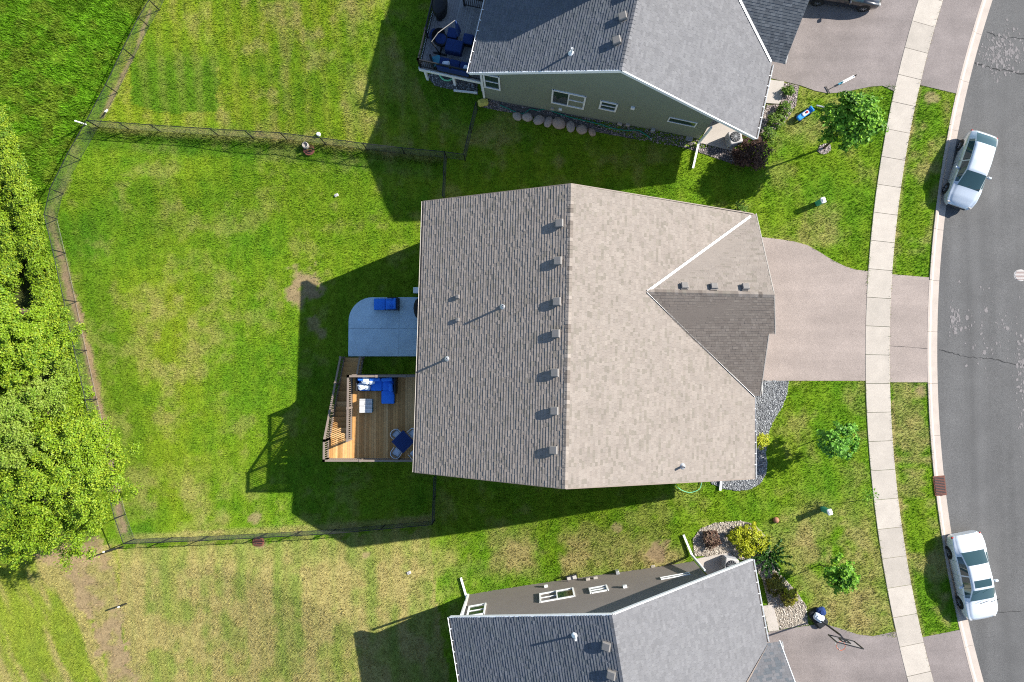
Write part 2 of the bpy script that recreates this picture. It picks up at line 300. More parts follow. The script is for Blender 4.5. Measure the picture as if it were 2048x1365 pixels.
# ------------------------------------------------------------------ street, kerb, sidewalk, driveways
def arcp(r, a): return (ARC[0]-r*math.cos(a), ARC[1]+r*math.sin(a))
def sheet(name, poly, z, m, parent=None, th=0.06):
    return MB().prism([(p[0], p[1]) for p in poly], [(p[2] if len(p) > 2 else 0)+z-th for p in poly], [(p[2] if len(p) > 2 else 0)+z for p in poly]).build(name, m, parent)
A0 = 0.62; rr = np.linspace(-A0, A0, 90)
b = MB()
vs = [(*arcp(R_KR+0.02, a), -0.125) for a in rr]+[(*arcp((R_KR+R_KR-9)/2, a), -0.07) for a in rr]+[(*arcp(R_KR-9, a), -0.125) for a in rr]; n = len(rr)
b.add(vs, [(k*n+i, k*n+i+1, k*n+n+i+1, k*n+n+i) for k in range(2) for i in range(n-1)]); street = struct(b.build('street', m_asphalt))
def arc_slab(name, r0, r1, a0, a1, prof, m, parent, nseg=5):     # prof: (radius fraction, z) across
    b = MB(); al = np.linspace(a0, a1, nseg); k = len(prof)
    vs = [(*arcp(r0+(r1-r0)*f, a), z) for a in al for f, z in prof]; fs = [(i*k+j, i*k+j+1, i*k+k+j+1, i*k+k+j) for i in range(nseg-1) for j in range(k-1)]
    fs += [tuple(range(k)), tuple(reversed(range((nseg-1)*k, nseg*k)))]; b.add(vs, fs); return b.build(name, m, parent)
sidewalk = struct(MB().add([(*arcp(R_SR-.03, a), -0.03) for a in rr]+[(*arcp(R_SL+.03, a), -0.03) for a in rr], [(i, i+1, n+i+1, n+i) for i in range(n-1)]).build('sidewalk', m_crack))
stp = 1.66/72.4; k0 = -int(0.36/stp)
for k in range(k0, -k0):
    jz = random.uniform(-.004, .004); kt = random.choice((.9, .96, 1.0, 1.04)); mc = mat('concrete_tone_%d' % round(kt*100), (0.415*kt, 0.37*kt, 0.315*kt), 0.85, 0.10, 1.3, 0.25, 90, fine=0.14, fscale=24)
    arc_slab('slab', R_SR, R_SL, k*stp+0.00017, (k+1)*stp-0.00017, [(0, -.1), (0, .022+jz), (0.01, .03+jz), (0.99, .03+jz), (1, .022+jz), (1, -.1)], mc, sidewalk, 3)
kerb = struct(MB().add([(*arcp(R_KR+.05, a), -0.16) for a in rr]+[(*arcp(R_KL-.05, a), -0.16) for a in rr], [(i, i+1, n+i+1, n+i) for i in range(n-1)]).build('kerb', m_crack))
stp = 3.0/69; k0 = -int(0.36/stp)-1
DROP = [(-0.0, 0.0)]
def ang(px, py): p = P(px, py, 0); return math.asin((p.y-ARC[1])/math.hypot(p.x-ARC[0], p.y-ARC[1]))
ap_m, ap_t, ap_b = (ang(1855, 765), ang(1855, 555)), (ang(1910, 187), ang(1990, -300)), (ang(2000, 1700), ang(1920, 1260))
gate = ang(1885, 972)
for k in range(k0, -k0):
    a0, a1 = k*stp+.0001, (k+1)*stp-.0001; mid = (a0+a1)/2
    low = any(lo-.01 < mid < hi+.01 for lo, hi in (ap_m, ap_t, ap_b)); t = 0.0 if low else 0.035
    arc_slab('kerb_segment', R_KR, R_KL, a0, a1, [(0, -.2), (0, -.118), (.55, -.10), (.72, t-.03), (.80, t), (.98, t+.004), (1, t-.005), (1, -.2)], m_kerb, kerb, 4)
# storm drain grate set in the kerb line
gp = P(1880, 972, 0.05); t = thing('storm_drain', 'rusty slotted storm drain grate set in the kerb', 'drain', gp)
ga = gate
b = MB()
fr = MB().box((0, 0, -.03), (0.66, 1.12, 0.05), 0).build('frame', m_rust, t); t.rotation_euler = (0, 0, -ga)
MB().box((0, 0, -.0), (0.56, 1.0, 0.012)).build('pit', m_black, t)
for i in range(11): MB().box((0, -0.45+i*0.09, 0.012), (0.56, 0.035, 0.02)).build('grate_bar', m_rust, t)
# manhole
mp = P(2040, 551, -0.085); t = thing('manhole_cover', 'round pale manhole cover at the edge of the street', 'manhole', mp)
MB().lathe((0, 0, 0), [(0.36, -.02), (0.36, .012), (0.33, .015)], 24).build('frame', m_iron, t); MB().lathe((0, 0, 0.016), [(0.31, 0), (0.31, .012), (0.30, .014)], 24).build('lid', m_iron, t)
for i in range(-3, 4):
    L = math.sqrt(max(.05, .28**2-(i*.08)**2)); MB().box((0, i*0.08, 0.034), (2*L, 0.022, 0.008)).build('rib', m_rust, t)
def strip(name, pts, wd, m, parent, z=0.006):
    b = MB(); P3 = [Vector(p) for p in pts]
    for i, p in enumerate(P3):
        d = P3[min(i+1, len(P3)-1)]-P3[max(i-1, 0)]; nn = Vector((-d.y, d.x, 0)).normalized()*wd*random.uniform(.4, 1.3)/2; b.v += [tuple(p+nn+Vector((0, 0, z))), tuple(p-nn+Vector((0, 0, z)))]
    b.f += [(2*i, 2*i+1, 2*i+3, 2*i+2) for i in range(len(P3)-1)]; return b.build(name, m, parent)
def street_z(x, y):
    r = math.hypot(x-ARC[0], y-ARC[1]); f = (R_KR-r)/9.0; return -0.125+0.055*(1-abs(2*f-1))
def rough_line(pts, j=0.06, nsub=10):
    o = []
    for (a, b_) in zip(pts[:-1], pts[1:]):
        for k in range(nsub):
            t_ = k/nsub; p = P(a[0]+(b_[0]-a[0])*t_, a[1]+(b_[1]-a[1])*t_, -0.1); p.x += random.uniform(-j, j); p.y += random.uniform(-j, j); p.z = street_z(p.x, p.y); o.append(p)
    return o
for pts, wd in (([(1880, 700), (1920, 712), (1990, 720), (2060, 735)], .05), ([(1951, 125), (1985, 138), (2060, 150)], .06), ([(1973, 64), (2005, 76), (2070, 78)], .04), ([(1990, 1225), (2070, 1222)], .025)): strip('crack', rough_line(pts), wd, m_crack, street)
def scuff(cx, cy, n, sx, sy):
    b = MB()
    for _ in range(n):
        p = P(cx+random.gauss(0, sx), cy+random.gauss(0, sy), -.1); r = abs(random.gauss(0, .05))+.02
        if math.hypot(p.x-ARC[0], p.y-ARC[1]) > R_KR-.15: continue
        z = street_z(p.x, p.y)+.005+random.uniform(0, .003); k = 7; e = random.uniform(.3, 1)
        b.add([(p.x+r*e*random.uniform(.5, 1.2)*math.cos(2*math.pi*i/k), p.y+r*random.uniform(.5, 1.4)*math.sin(2*math.pi*i/k), z) for i in range(k)], [tuple(range(k))])
    return b
b = scuff(2005, 105, 420, 26, 24); b2 = scuff(1975, 660, 110, 35, 40); b3 = scuff(2040, 760, 120, 5, 60); b4 = scuff(1910, 640, 80, 7, 18)
for q in (b2, b3, b4): b.add(q.v, q.f)
stuff(b.build('worn_patches', m_scuff, street))
def gpoly(pts, dz=0.0): return [G(a, c, dz) for a, c in pts]
SWL = lambda y0, y1, n=6: [(*arcp(R_SL+.01, a), 0) for a in np.linspace(ang(1740, y0), ang(1740, y1), n)]
def drive(name, pts, y0, y1, m):
    poly = [G(a, c) for a, c in pts]; poly = [(p.x, p.y, 0) for p in poly]+SWL(y0, y1); return struct(sheet(name, poly, 0.014, m))
DR_MAIN = [(1490, 762), (1490, 472), (1525, 475), (1560, 479), (1590, 484), (1615, 491), (1640, 505), (1665, 521), (1690, 533), (1712, 540)]
drive('driveway', list(DR_MAIN), 543, 762, m_drive)
DR_TOP = [(1560, -260), (1530, 150), (1545, 158), (1600, 171), (1630, 182), (1655, 187), (1685, 186), (1710, 180), (1740, 174), (1765, 172)]
drive('driveway', [DR_TOP[1]]+DR_TOP[2:], 172, 173, m_drive2) if False else struct(sheet('driveway', [(p.x, p.y, 0) for p in (P(a, c, 0) for a, c in DR_TOP)]+SWL(172, -260, 10), 0.014, m_drive2))
DR_BOT = [(1560, 1600), (1530, 1266), (1560, 1260), (1600, 1254), (1633, 1249), (1658, 1251), (1689, 1260), (1714, 1269), (1745, 1273)]
struct(sheet('driveway', [(p.x, p.y, 0) for p in (P(a, c, 0) for a, c in DR_BOT)]+SWL(1273, 1600, 10), 0.014, m_drive2))
for lo, hi in (ap_m, ap_t, ap_b):
    al = np.linspace(lo, hi, 8); poly = [(*arcp(R_KL+.01, a), 0) for a in al]+[(*arcp(R_SR-.01, a), 0) for a in al[::-1]]; struct(sheet('driveway_apron', poly, 0.010, m_drive if lo == ap_m[0] else m_drive2))
strip('crack', [P(1783+i*8, 693+random.uniform(-1, 1)+i*.5, 0.012) for i in range(10)], .02, m_crack, None).parent = bpy.data.objects['driveway_apron']

# ------------------------------------------------------------------ roofs and houses
def shingles(name, e0, e1, r1, r0, pal, parent, org, expo=0.143, seed=1, th=0.016):
    rn = random.Random(seed); e0, e1, r0, r1 = (Vector(p) for p in (e0, e1, r0, r1)); L = ((r0-e0).length+(r1-e1).length)/2; rows = max(2, int(L/expo)); b = MB()
    nrm = (e1-e0).cross(r0-e0).normalized(); nrm = nrm if nrm.z > 0 else -nrm
    b.add([e0-nrm*.10, e1-nrm*.10, r1-nrm*.10, r0-nrm*.10, e0, e1, r1, r0], [(3, 2, 1, 0), (0, 1, 5, 4), (1, 2, 6, 5), (2, 3, 7, 6), (3, 0, 4, 7), (4, 5, 6, 7)]); b.c = [pal[0]]*8
    for i in range(rows):
        t0, t1 = i/rows, min(1.0, (i+1.12)/rows); a0 = e0.lerp(r0, t0); a1 = e1.lerp(r1, t0); c0 = e0.lerp(r0, t1); c1 = e1.lerp(r1, t1); W = (a1-a0).length; s = -rn.uniform(0, .3)
        if W < .05: continue
        while s < W:
            wd = rn.choice((.14, .17, .2, .24, .3)); u0, u1 = max(0, s)/W, min(W, s+wd-.004)/W; s += wd
            if u1 <= u0: continue
            h = th*rn.choice((.6, .85, 1.0, 1.0, 1.1)); c = rn.choice(pal); k = rn.uniform(.93, 1.07); b.col = (c[0]*k, c[1]*k, c[2]*k)
            p0, p1, q0, q1 = a0.lerp(a1, u0), a0.lerp(a1, u1), c0.lerp(c1, u0), c0.lerp(c1, u1)
            b.add([p0, p1, p0+nrm*h, p1+nrm*h, q1+nrm*.003, q0+nrm*.003], [(0, 1, 3, 2), (2, 3, 4, 5), (1, 4, 3), (0, 2, 5)])
    o = b.build(name, m_shingle, parent, org); o['kind'] = 'stuff'; return o
def ridge_caps(a, b_, pal, parent, org, n=None, wd=.3, name='ridge_cap', slope=.45):
    a, b_ = Vector(a), Vector(b_); d = (b_-a); L = d.length; d /= L; sx = d.cross(Vector((0, 0, 1))).normalized(); n = n or int(L/.2); m = MB()
    for i in range(n):
        c = random.choice(pal); k = random.uniform(.85, 1.15); m.col = (c[0]*k, c[1]*k, c[2]*k); p = a+d*(L*i/n); q = a+d*(L*(i+1.1)/n); z0, z1 = .035, .018; dn = Vector((0, 0, -wd/2*slope))
        m.add([p-sx*wd/2+dn+Vector((0, 0, z0)), p+Vector((0, 0, z0)), p+sx*wd/2+dn+Vector((0, 0, z0)), q-sx*wd/2+dn+Vector((0, 0, z1)), q+Vector((0, 0, z1)), q+sx*wd/2+dn+Vector((0, 0, z1)),
               p-sx*wd/2+dn, p+sx*wd/2+dn], [(0, 1, 4, 3), (1, 2, 5, 4), (0, 6, 7, 2, 1)])
    o = m.build(name, m_shingle, parent, org); o['kind'] = 'stuff'; return o
def siding(name, p0, p1, z0f, topf, m, parent, org, expo=.15):     # lap boards on the wall line p0 > p1 (outside to the right)
    p0, p1 = Vector(p0), Vector(p1); d = p1-p0; L = d.length; d /= L; nn = Vector((d.y, -d.x, 0)); b = MB(); zb = min(z0f, 0)-0.1
    zmax = max(topf(t) for t in np.linspace(0, 1, 41)); ts = np.linspace(0, 1, 161); tops = np.array([topf(t) for t in ts]); z = z0f
    while z < zmax:
        ok = ts[tops > z+.02]
        if len(ok): 
            u0, u1 = ok[0]*L, ok[-1]*L; z1 = z+expo; a, c = p0+d*u0, p0+d*u1
            ok1 = ts[tops > z1]; 
            if len(ok1): ua, uc = ok1[0]*L, ok1[-1]*L
            else: ua = uc = (u0+u1)/2
            a1, c1 = p0+d*ua, p0+d*uc; o = nn*.018
            b.add([(a.x+o.x, a.y+o.y, z), (c.x+o.x, c.y+o.y, z), (c1.x+o.x*.15, c1.y+o.y*.15, z1), (a1.x+o.x*.15, a1.y+o.y*.15, z1), (a.x, a.y, z), (c.x, c.y, z)], [(0, 1, 2, 3), (4, 5, 1, 0)])
        z += expo
    o = b.build(name, m, parent, org); o['kind'] = 'stuff'; return o
def wall_core(poly, z0, tops, m, parent, org): return MB().prism(poly, z0, tops).build('wall', m, parent, org)
def window(p0, p1, t0, t1, z0, z1, parent, org, split=1, bars=True):   # on a wall line, outside to the right
    p0, p1 = (Vector((q[0], q[1], 0)) for q in (p0, p1)); d = (p1-p0); L = d.length; d /= L; nn = Vector((d.y, -d.x, 0)); a, c = p0+d*(t0*L), p0+d*(t1*L); b = MB(); q = nn*.035
    z = lambda v, zz: (v.x, v.y, zz)
    wn = MB()
    for s0, s1 in ((z(a+q, z0), z(c+q, z0)), (z(a+q, z1), z(c+q, z1)), (z(a+q, z0-.045), z(a+q, z1+.045)), (z(c+q, z0-.045), z(c+q, z1+.045))): wn.bar(s0, s1, *((.09, .09) if z1-z0 > .6 else (.05, .05)))
    f = wn.build('window', m_white, parent, org)
    for k in range(split):
        u, v = a.lerp(c, (k+.04)/split), a.lerp(c, (k+.96)/split)
        MB().add([z(u+nn*.028, z0), z(v+nn*.028, z0), z(v+nn*.028, z1), z(u+nn*.028, z1)], [(0, 1, 2, 3)]).build('pane', m_glass, f, )
        f.children[-1].data.transform(Matrix.Translation(-Vector(org)))
        if bars: MB().bar(z(u+nn*.04, (z0+z1)/2), z(v+nn*.04, (z0+z1)/2), .05, .05).build('sash_bar', m_white, f, org)
        if k: MB().bar(z(a.lerp(c, k/split)+nn*.04, z0), z(a.lerp(c, k/split)+nn*.04, z1), .10, .06).build('mullion', m_white, f, org)
    return f
def on_roof(px, py, e0, e1, r0, r1):          # point of a roof plane seen at a pixel
    n = (Vector(e1)-Vector(e0)).cross(Vector(r0)-Vector(e0)); o = Vector((0, 0, CAM_H)); d = P(px, py, 0)-o; t = (Vector(e0)-o).dot(n)/d.dot(n); n.normalize(); return o+d*t, (n if n.z > 0 else -n)
def frame3(n, xdir):
    z = n.normalized(); x = (Vector(xdir)-z*Vector(xdir).dot(z)).normalized(); y = z.cross(x); return Matrix((x, y, z)).transposed()
def box_vent(p, n, down, parent, org, s=.40, h=.23):
    m3 = frame3(n, down); b = MB(); p = Vector(p)
    L = lambda x, y, z: p+m3@Vector((x, y, z))
    a = s/2; b.add([L(-a*1.25, -a*1.2, .02), L(a*1.25, -a*1.2, .02), L(a*1.25, a*1.2, .02), L(-a*1.25, a*1.2, .02)], [(0, 1, 2, 3)])
    vs = []
    for x0, x1, y0, z in ((-a*.85, a*.9, a*.85, .01), (-a*.85, a*.9, a*.85, h*.45), (-a, a, a, h*.5), (-a, a, a, h*.85), (-a*.85, a*.85, a*.85, h)): vs += [L(x0, -y0, z), L(x1, -y0, z), L(x1, y0, z), L(x0, y0, z)]
    b.add(vs, [(i*4+j, i*4+(j+1) % 4, i*4+4+(j+1) % 4, i*4+4+j) for i in range(4) for j in range(4)]+[(16, 17, 18, 19)]); return b.build('roof_vent', m_vent, parent, org)
def pipe_vent(p, parent, org, h=.4, r=.045, m=None):
    p = Vector(p); v = MB().lathe(p, [(r*3.2, -.03), (r*2.6, .03), (r*1.25, .10), (r, .11), (r, h), (r*.75, h), (r*.75, h-.08)], 12).build('vent_pipe', m or m_steel, parent, org); return v
def gutter(a, b_, out_, parent, org, m=None, hang=True, name='gutter'):
    a, b_ = Vector(a), Vector(b_); o = Vector(out_).normalized(); d = (b_-a); L = d.length; d /= L; g = MB(); prof = [(0.0, 0.0), (0.0, -.11), (.09, -.11), (.125, 0.0), (.135, 0.0), (.10, -.12), (-.008, -.12), (-.008, 0.0)]
    k = len(prof); g.add([q+o*x+Vector((0, 0, z)) for q in (a, b_) for x, z in prof], [(j, (j+1) % k, k+(j+1) % k, k+j) for j in range(k)]+[(0, 1, 2, 3, 4, 5, 6, 7), tuple(range(15, 7, -1))]); go = g.build(name, m or m_white, parent, org)
    MB().add([a+o*.003+Vector((0, 0, -.09)), b_+o*.003+Vector((0, 0, -.09)), b_+o*.098+Vector((0, 0, -.09)), a+o*.098+Vector((0, 0, -.09))], [(0, 1, 2, 3)]).build('gutter_bed', m_rail, go, org)
    if hang:
        for i in range(1, int(L/.6)): q = a+d*(i*.6); MB().bar(q+Vector((0, 0, .004)), q+o*.13+Vector((0, 0, .004)), .04, .012).build('hanger', m_white, go, org)
    return go
def fascia(pts, parent, org, m=None, wd=.05, ht=.2, name='fascia'):
    b = MB()
    for p, q in zip(pts[:-1], pts[1:]): b.bar(Vector(p)+Vector((0, 0, -ht/2+.01)), Vector(q)+Vector((0, 0, -ht/2+.01)), wd, ht)
    return b.build(name, m or m_white, parent, org)

BEIGE = [(.285, .235, .205), (.265, .215, .185), (.31, .26, .225), (.245, .20, .172), (.325, .275, .24)]
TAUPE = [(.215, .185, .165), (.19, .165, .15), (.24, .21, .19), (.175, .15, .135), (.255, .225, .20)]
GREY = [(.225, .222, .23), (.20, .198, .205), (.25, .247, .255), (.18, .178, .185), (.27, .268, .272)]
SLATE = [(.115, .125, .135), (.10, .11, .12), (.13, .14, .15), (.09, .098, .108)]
def calm(pal, k=.5):
    mc = np.mean(pal, 0); return [tuple(mc+(np.array(c)-mc)*k) for c in pal]
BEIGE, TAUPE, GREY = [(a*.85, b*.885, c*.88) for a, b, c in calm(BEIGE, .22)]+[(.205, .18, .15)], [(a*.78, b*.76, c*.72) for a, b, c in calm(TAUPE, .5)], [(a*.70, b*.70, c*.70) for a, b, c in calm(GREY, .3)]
Z_R, Z_BE, Z_FE = 6.95, 3.6, 2.8
# ---- main house
rt, rb = P(1142, 368, Z_R), P(1130, 978, Z_R); lt, lb = P(848, 403, Z_BE), P(830, 945, Z_BE); ft, fb = P(1511, 430, Z_FE), P(1509, 958, Z_FE)
MO = Vector((3, 2, -2.6)); house = thing('house', 'beige shingled house with a rear wooden deck and front garage gable', 'house', MO)
shingles('roof_back_slope', lb, lt, rt, rb, BEIGE, house, MO, seed=2, th=.03)
shingles('roof_front_slope', ft, fb, rb, rt, BEIGE, house, MO, seed=3)
ridge_caps(rb, rt, TAUPE+BEIGE, house, MO)
gz_ = on_roof(1293, 584, fb, ft, rb, rt)[0].z+.02; gv = P(1293, 584, gz_); gf = P(1549, 590, gz_); gzu = 2.85; gu0 = P(1512, 429, gzu); gl0 = P(1527, 792, gzu)
back = 5.0
def atx(p, x): return Vector((x, p.y, p.z))
guf = Vector((gf.x, gu0.y, gzu)); glf = Vector((gf.x+.05, gl0.y, gzu)); dk = .012
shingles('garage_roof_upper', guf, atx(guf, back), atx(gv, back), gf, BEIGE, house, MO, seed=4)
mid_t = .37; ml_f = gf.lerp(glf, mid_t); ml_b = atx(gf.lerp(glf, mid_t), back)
shingles('garage_roof_lower', ml_b, ml_f+Vector((.32, 0, 0)), gf+Vector((.0, 0, 0)), atx(gv, back), TAUPE, house, MO, seed=5)  # taupe copy of the beige shingles carries this slope's shade in its colour
shingles('garage_roof_eave', atx(glf, back), glf, ml_f, ml_b, TAUPE, house, MO, seed=6)  # same darker copy, shade in the colour, down to the eave
ridge_caps(gf, gv-Vector((.2, 0, 0)), TAUPE+BEIGE, house, MO, slope=.55)
# valleys in pale metal
def main_z(x, y):
    t = (x-(rt.x+rb.x)/2)/((ft.x+fb.x)/2-(rt.x+rb.x)/2); return Z_R+(Z_FE-Z_R)*t
def valley(a_px, b_px, e0, e1, r0, r1, wd, m, name='valley_flashing', lift=.07):
    a, n_ = on_roof(*a_px, e0, e1, r0, r1); c, _ = on_roof(*b_px, e0, e1, r0, r1); d = (c-a).normalized(); s = d.cross(n_)*wd/2; u = n_*lift
    return MB().add([a-s+u, c-s+u, c+s+u, a+s+u, a+u*.4, c+u*.4], [(0, 1, 5, 4), (4, 5, 2, 3)]).build(name, m, house, MO)
valley((1294, 583), (1500, 433), fb, ft, rb, rt, .13, m_white); valley((1294, 585), (1509, 793), fb, ft, rb, rt, .09, m_white)
fascia([lt, rt, guf.lerp(rt, .02)], house, MO, m_rail); fascia([lb, rb, fb], house, MO, m_rail); fascia([guf, gf, ml_f+Vector((.32, 0, 0))], house, MO, m_beige, wd=.04); fascia([ml_f, glf], house, MO, m_beige, wd=.04)
for py_, px_ in ((448, 1122), (523, 1119), (604, 1117), (668, 1115), (746, 1113), (822, 1112), (900, 1110)):
    p, n_ = on_roof(px_-1, py_, lb, lt, rb, rt); box_vent(p, n_, (-1, 0, -.45), house, MO)
for px_, py_ in ((917, 594), (917, 640)): p, n_ = on_roof(px_, py_, lb, lt, rb, rt); box_vent(p, n_, (-1, 0, -.45), house, MO, .2, .15)
for px_, py_, h in ((1006, 614, .62), (895, 718, .55)): p, n_ = on_roof(px_, py_, lb, lt, rb, rt); pipe_vent(p, house, MO, h, .055)
p, n_ = on_roof(1364, 933, fb, ft, rb, rt); pipe_vent(p, house, MO, .45, .06)
for px_, py_ in ((1369, 573), (1428, 574), (1491, 575)): p, n_ = on_roof(px_, py_, atx(guf, back), guf, gv, gf); box_vent(p, n_, (0, 1, -.5), house, MO, .34, .14)
gutter(Vector((fb.x, gl0.y-.1, Z_FE)), fb, (1, 0, 0), house, MO); gutter(Vector((glf.x, gl0.y+.9, gzu+.02)), Vector((glf.x+.02, gl0.y, gzu-.02)), (1, 0, 0), house, MO)
gutter(lb, lt, (-1, 0, 0), house, MO, m_beige, hang=False)
wl = lt.x+.45; ws, wn_ = lb.y+.38, lt.y-.38; wf = fb.x-.45
wall_core([(wl, ws), (wf, ws), (wf, wn_), (wl, wn_)], -3.0, [Z_BE-.45, Z_FE-.1, Z_FE-.1, Z_BE-.45], m_beige, house, MO)
wall_core([(wl+3, ws+.02), ((rt.x+rb.x)/2, ws+.02), (wf-3, ws+.02), (wf-3, wn_-.02), ((rt.x+rb.x)/2, wn_-.02), (wl+3, wn_-.02)], 2.0, [4.9, Z_R-.3, 3.9, 3.9, Z_R-.3, 4.9], m_beige, house, MO)
siding('rear_siding', (wl, wn_), (wl, ws), -2.9, lambda t: Z_BE-.4, m_beige, house, MO)
window((wl, wn_), (wl, ws), .72, .86, .75, 2.75, house, MO, 2, False); window((wl, wn_), (wl, ws), .12, .24, 1.6, 2.8, house, MO, 1); window((wl, wn_), (wl, ws), .40, .52, -2.5, -.5, house, MO, 2, False)
wall_core([(wf-.3, gl0.y+.5), (gf.x-.45, gl0.y+.5), (gf.x-.45, gu0.y-.4), (wf-.3, gu0.y-.4)], -.1, [2.7]*4, m_beige, house, MO)
wall_core([(gf.x-.8, gl0.y+.8), (gf.x-.5, gl0.y+.8), (gf.x-.5, gu0.y-.7), (gf.x-.8, gu0.y-.7)], 2.4, [2.9]*4, m_beige, house, MO)
MB().prism([(fb.x-.2, gl0.y-1.1), (fb.x+.38, gl0.y-1.1), (fb.x+.38, gl0.y-.1), (fb.x-.2, gl0.y-.1)], -.05, .12).build('entry_step', m_conc, house, MO)
dsp = G(1441, 972); MB().bar(dsp+Vector((.02, .45, .1)), dsp+Vector((-.05, -.25, .08)), .12, .09).build('downspout_extension', m_white, house, MO)
# ---- top (sage) house
T7, TE, TF = 7.0, 3.5, 2.9
TO = Vector((5, 16.5, -.5)); th_ = thing('house', 'sage green house with grey shingle roof beside the upper driveway', 'house', TO)
tr1, tr0 = P(1243, 141, T7), P(1284, -40, T7); tdir = (tr0-tr1).normalized(); tr0 = tr1+tdir*9
tl1 = P(938, 146, TE); tl0 = tl1+tdir*9; tf1 = P(1511, 277, TF); tf0 = tf1+tdir*9
shingles('roof_back_slope', tl1, tl0, tr0, tr1, [(c[0]*.72, c[1]*.78, c[2]*.85) for c in GREY[:4]]+SLATE[:2], th_, TO, seed=12, th=.03); shingles('roof_front_slope', tf0, tf1, tr1, tr0, GREY, th_, TO, seed=13)  # rear slope's shade put into a darker, bluer copy of the grey
ridge_caps(tr1, tr0, GREY, th_, TO)
fascia([tl1, tr1, tf1], th_, TO, m_white, .06, .22); gutter(tl1, tl0, (-tdir.y, tdir.x, 0), th_, TO); out_f = Vector((tdir.y, -tdir.x, 0))
gs1 = P(1541, 127, TF+.05); gutter(tf1, tf1+tdir*((gs1-tf1).length), out_f, th_, TO)
# garage gable of the top house; lower slope's shade put into darker shingles
ge = P(1567, 128, TF); gr_f = ge+tdir*4.6+out_f*.25+Vector((0, 0, 2.7)); inn = -out_f*7.5
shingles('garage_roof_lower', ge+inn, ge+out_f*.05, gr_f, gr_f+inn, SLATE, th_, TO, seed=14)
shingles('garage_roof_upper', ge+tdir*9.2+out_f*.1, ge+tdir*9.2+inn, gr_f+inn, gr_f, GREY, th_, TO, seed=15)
gutter(ge+tdir*.05, ge+tdir*1.6+out_f*.03+Vector((0, 0, 0)), out_f, th_, TO); 
a_, n_ = on_roof(1478, 0, tf1, tf0, tr1, tr0); c_, _ = on_roof(1541, 124, tf1, tf0, tr1, tr0); a_ = a_+(a_-c_)*.4; s_ = (c_-a_).normalized().cross(n_)*.07
MB().add([a_-s_+n_*.05, c_-s_+n_*.05, c_+s_+n_*.05, a_+s_+n_*.05], [(0, 1, 2, 3)]).build('valley_flashing', m_white, th_, TO)
for px_, py_ in ((1249, 36), (1237, 84), (1262, -12)): p, n_ = on_roof(px_-2, py_, tl1, tl0, tr1, tr0); box_vent(p, n_, (-1, -.2, -.45), th_, TO)
p, n_ = on_roof(1143, 107, tl1, tl0, tr1, tr0); pipe_vent(p, th_, TO, .55, .055, m_white)
inw = tdir*.45
def gable_walls(l1, r1, f1, inw, notch, m, root, org, zb, zn, flip=1):
    L = l1+inw+(f1-l1).normalized()*.5; Fp = f1+inw-(f1-l1).normalized()*notch; L.z = Fp.z = 0; d = (Fp-L); tl = d.length; d /= tl
    def top(t):
        p = L+d*(t*tl)-inw; s = (p-Vector((r1.x, r1.y, 0))).dot(d); a = (Vector((l1.x, l1.y, 0))-Vector((r1.x, r1.y, 0))).dot(d); c = (Vector((f1.x, f1.y, 0))-Vector((r1.x, r1.y, 0))).dot(d)
        return (r1.z+(l1.z-r1.z)*s/a if s < 0 else r1.z+(f1.z-r1.z)*s/c)-.14
    return L, Fp, d, top
WL, WF, wd_, wtop = gable_walls(tl1, tr1, tf1, inw, 2.5, m_sage, th_, TO, -1.6, 0)
bk = tdir*8.5; wcp = lambda p: (p.x, p.y)
pk = WL+wd_*((Vector((tr1.x, tr1.y, 0))-WL).dot(wd_))
wall_core([wcp(WL+tdir*.02), wcp(pk+tdir*.02), wcp(WF+tdir*.02), wcp(WF+bk), wcp(pk+bk), wcp(WL+bk)], -2.2, [wtop(0)-.03, T7-.35, wtop(1)-.03, wtop(1)-.03, T7-.35, wtop(0)-.03], m_sage, th_, TO)
siding('side_siding', WL, WF, -1.3, wtop, m_sage, th_, TO)
MB().bar(WL+Vector((0, 0, -1.3)), WL+Vector((0, 0, wtop(0))), .12, .12).build('corner_board', m_white, th_, TO)
rc = WF+tdir*1.9; fe = tf1+tdir*2.35-out_f*.5; wall_core([wcp(rc-wd_*.3), wcp(Vector((fe.x, fe.y, 0))), wcp(Vector((fe.x, fe.y, 0))+tdir*6.5), wcp(rc-wd_*.3+tdir*6.5)], -.3, [TF-.12]*4, m_sage, th_, TO)
def wt(px, py, z):  # fraction along wall for pixel at height z
    p = P(px, py, z); p.z = 0; return (p-WL).dot(wd_)/(WF-WL).length
def wall_window(x0, x1, ym, hz, zc, root, org, W0, W1, split=1, bars=True):
    f = [((P(x, ym, zc)*Vector((1, 1, 0)) if False else Vector((P(x, ym, zc).x, P(x, ym, zc).y, 0)))-W0).dot((W1-W0).normalized())/(W1-W0).length for x in (x0, x1)]
    return window(W0, W1, f[0], f[1], zc-hz/2, zc+hz/2, root, org, split, bars)
def z_on_wall(px, py, W0, W1):        # height at which a pixel's ray meets the wall plane
    d = (W1-W0).normalized(); nn = Vector((d.y, -d.x, 0)); o = Vector((0, 0, CAM_H)); r = P(px, py, 0)-o; t = (W0-o).dot(nn)/r.dot(nn); return o+r*t
def px_window(x0, y0, x1, y1, root, org, W0, W1, split=1, bars=True):   # pixel corners: one near the top edge, one near the bottom edge
    a, c = z_on_wall(x0, y0, W0, W1), z_on_wall(x1, y1, W0, W1); d = (W1-W0).normalized(); L = (W1-W0).length; ta, tc = (Vector((a.x, a.y, 0))-W0).dot(d)/L, (Vector((c.x, c.y, 0))-W0).dot(d)/L
    return window(W0, W1, min(ta, tc), max(ta, tc), min(a.z, c.z), max(a.z, c.z), root, org, split, bars)
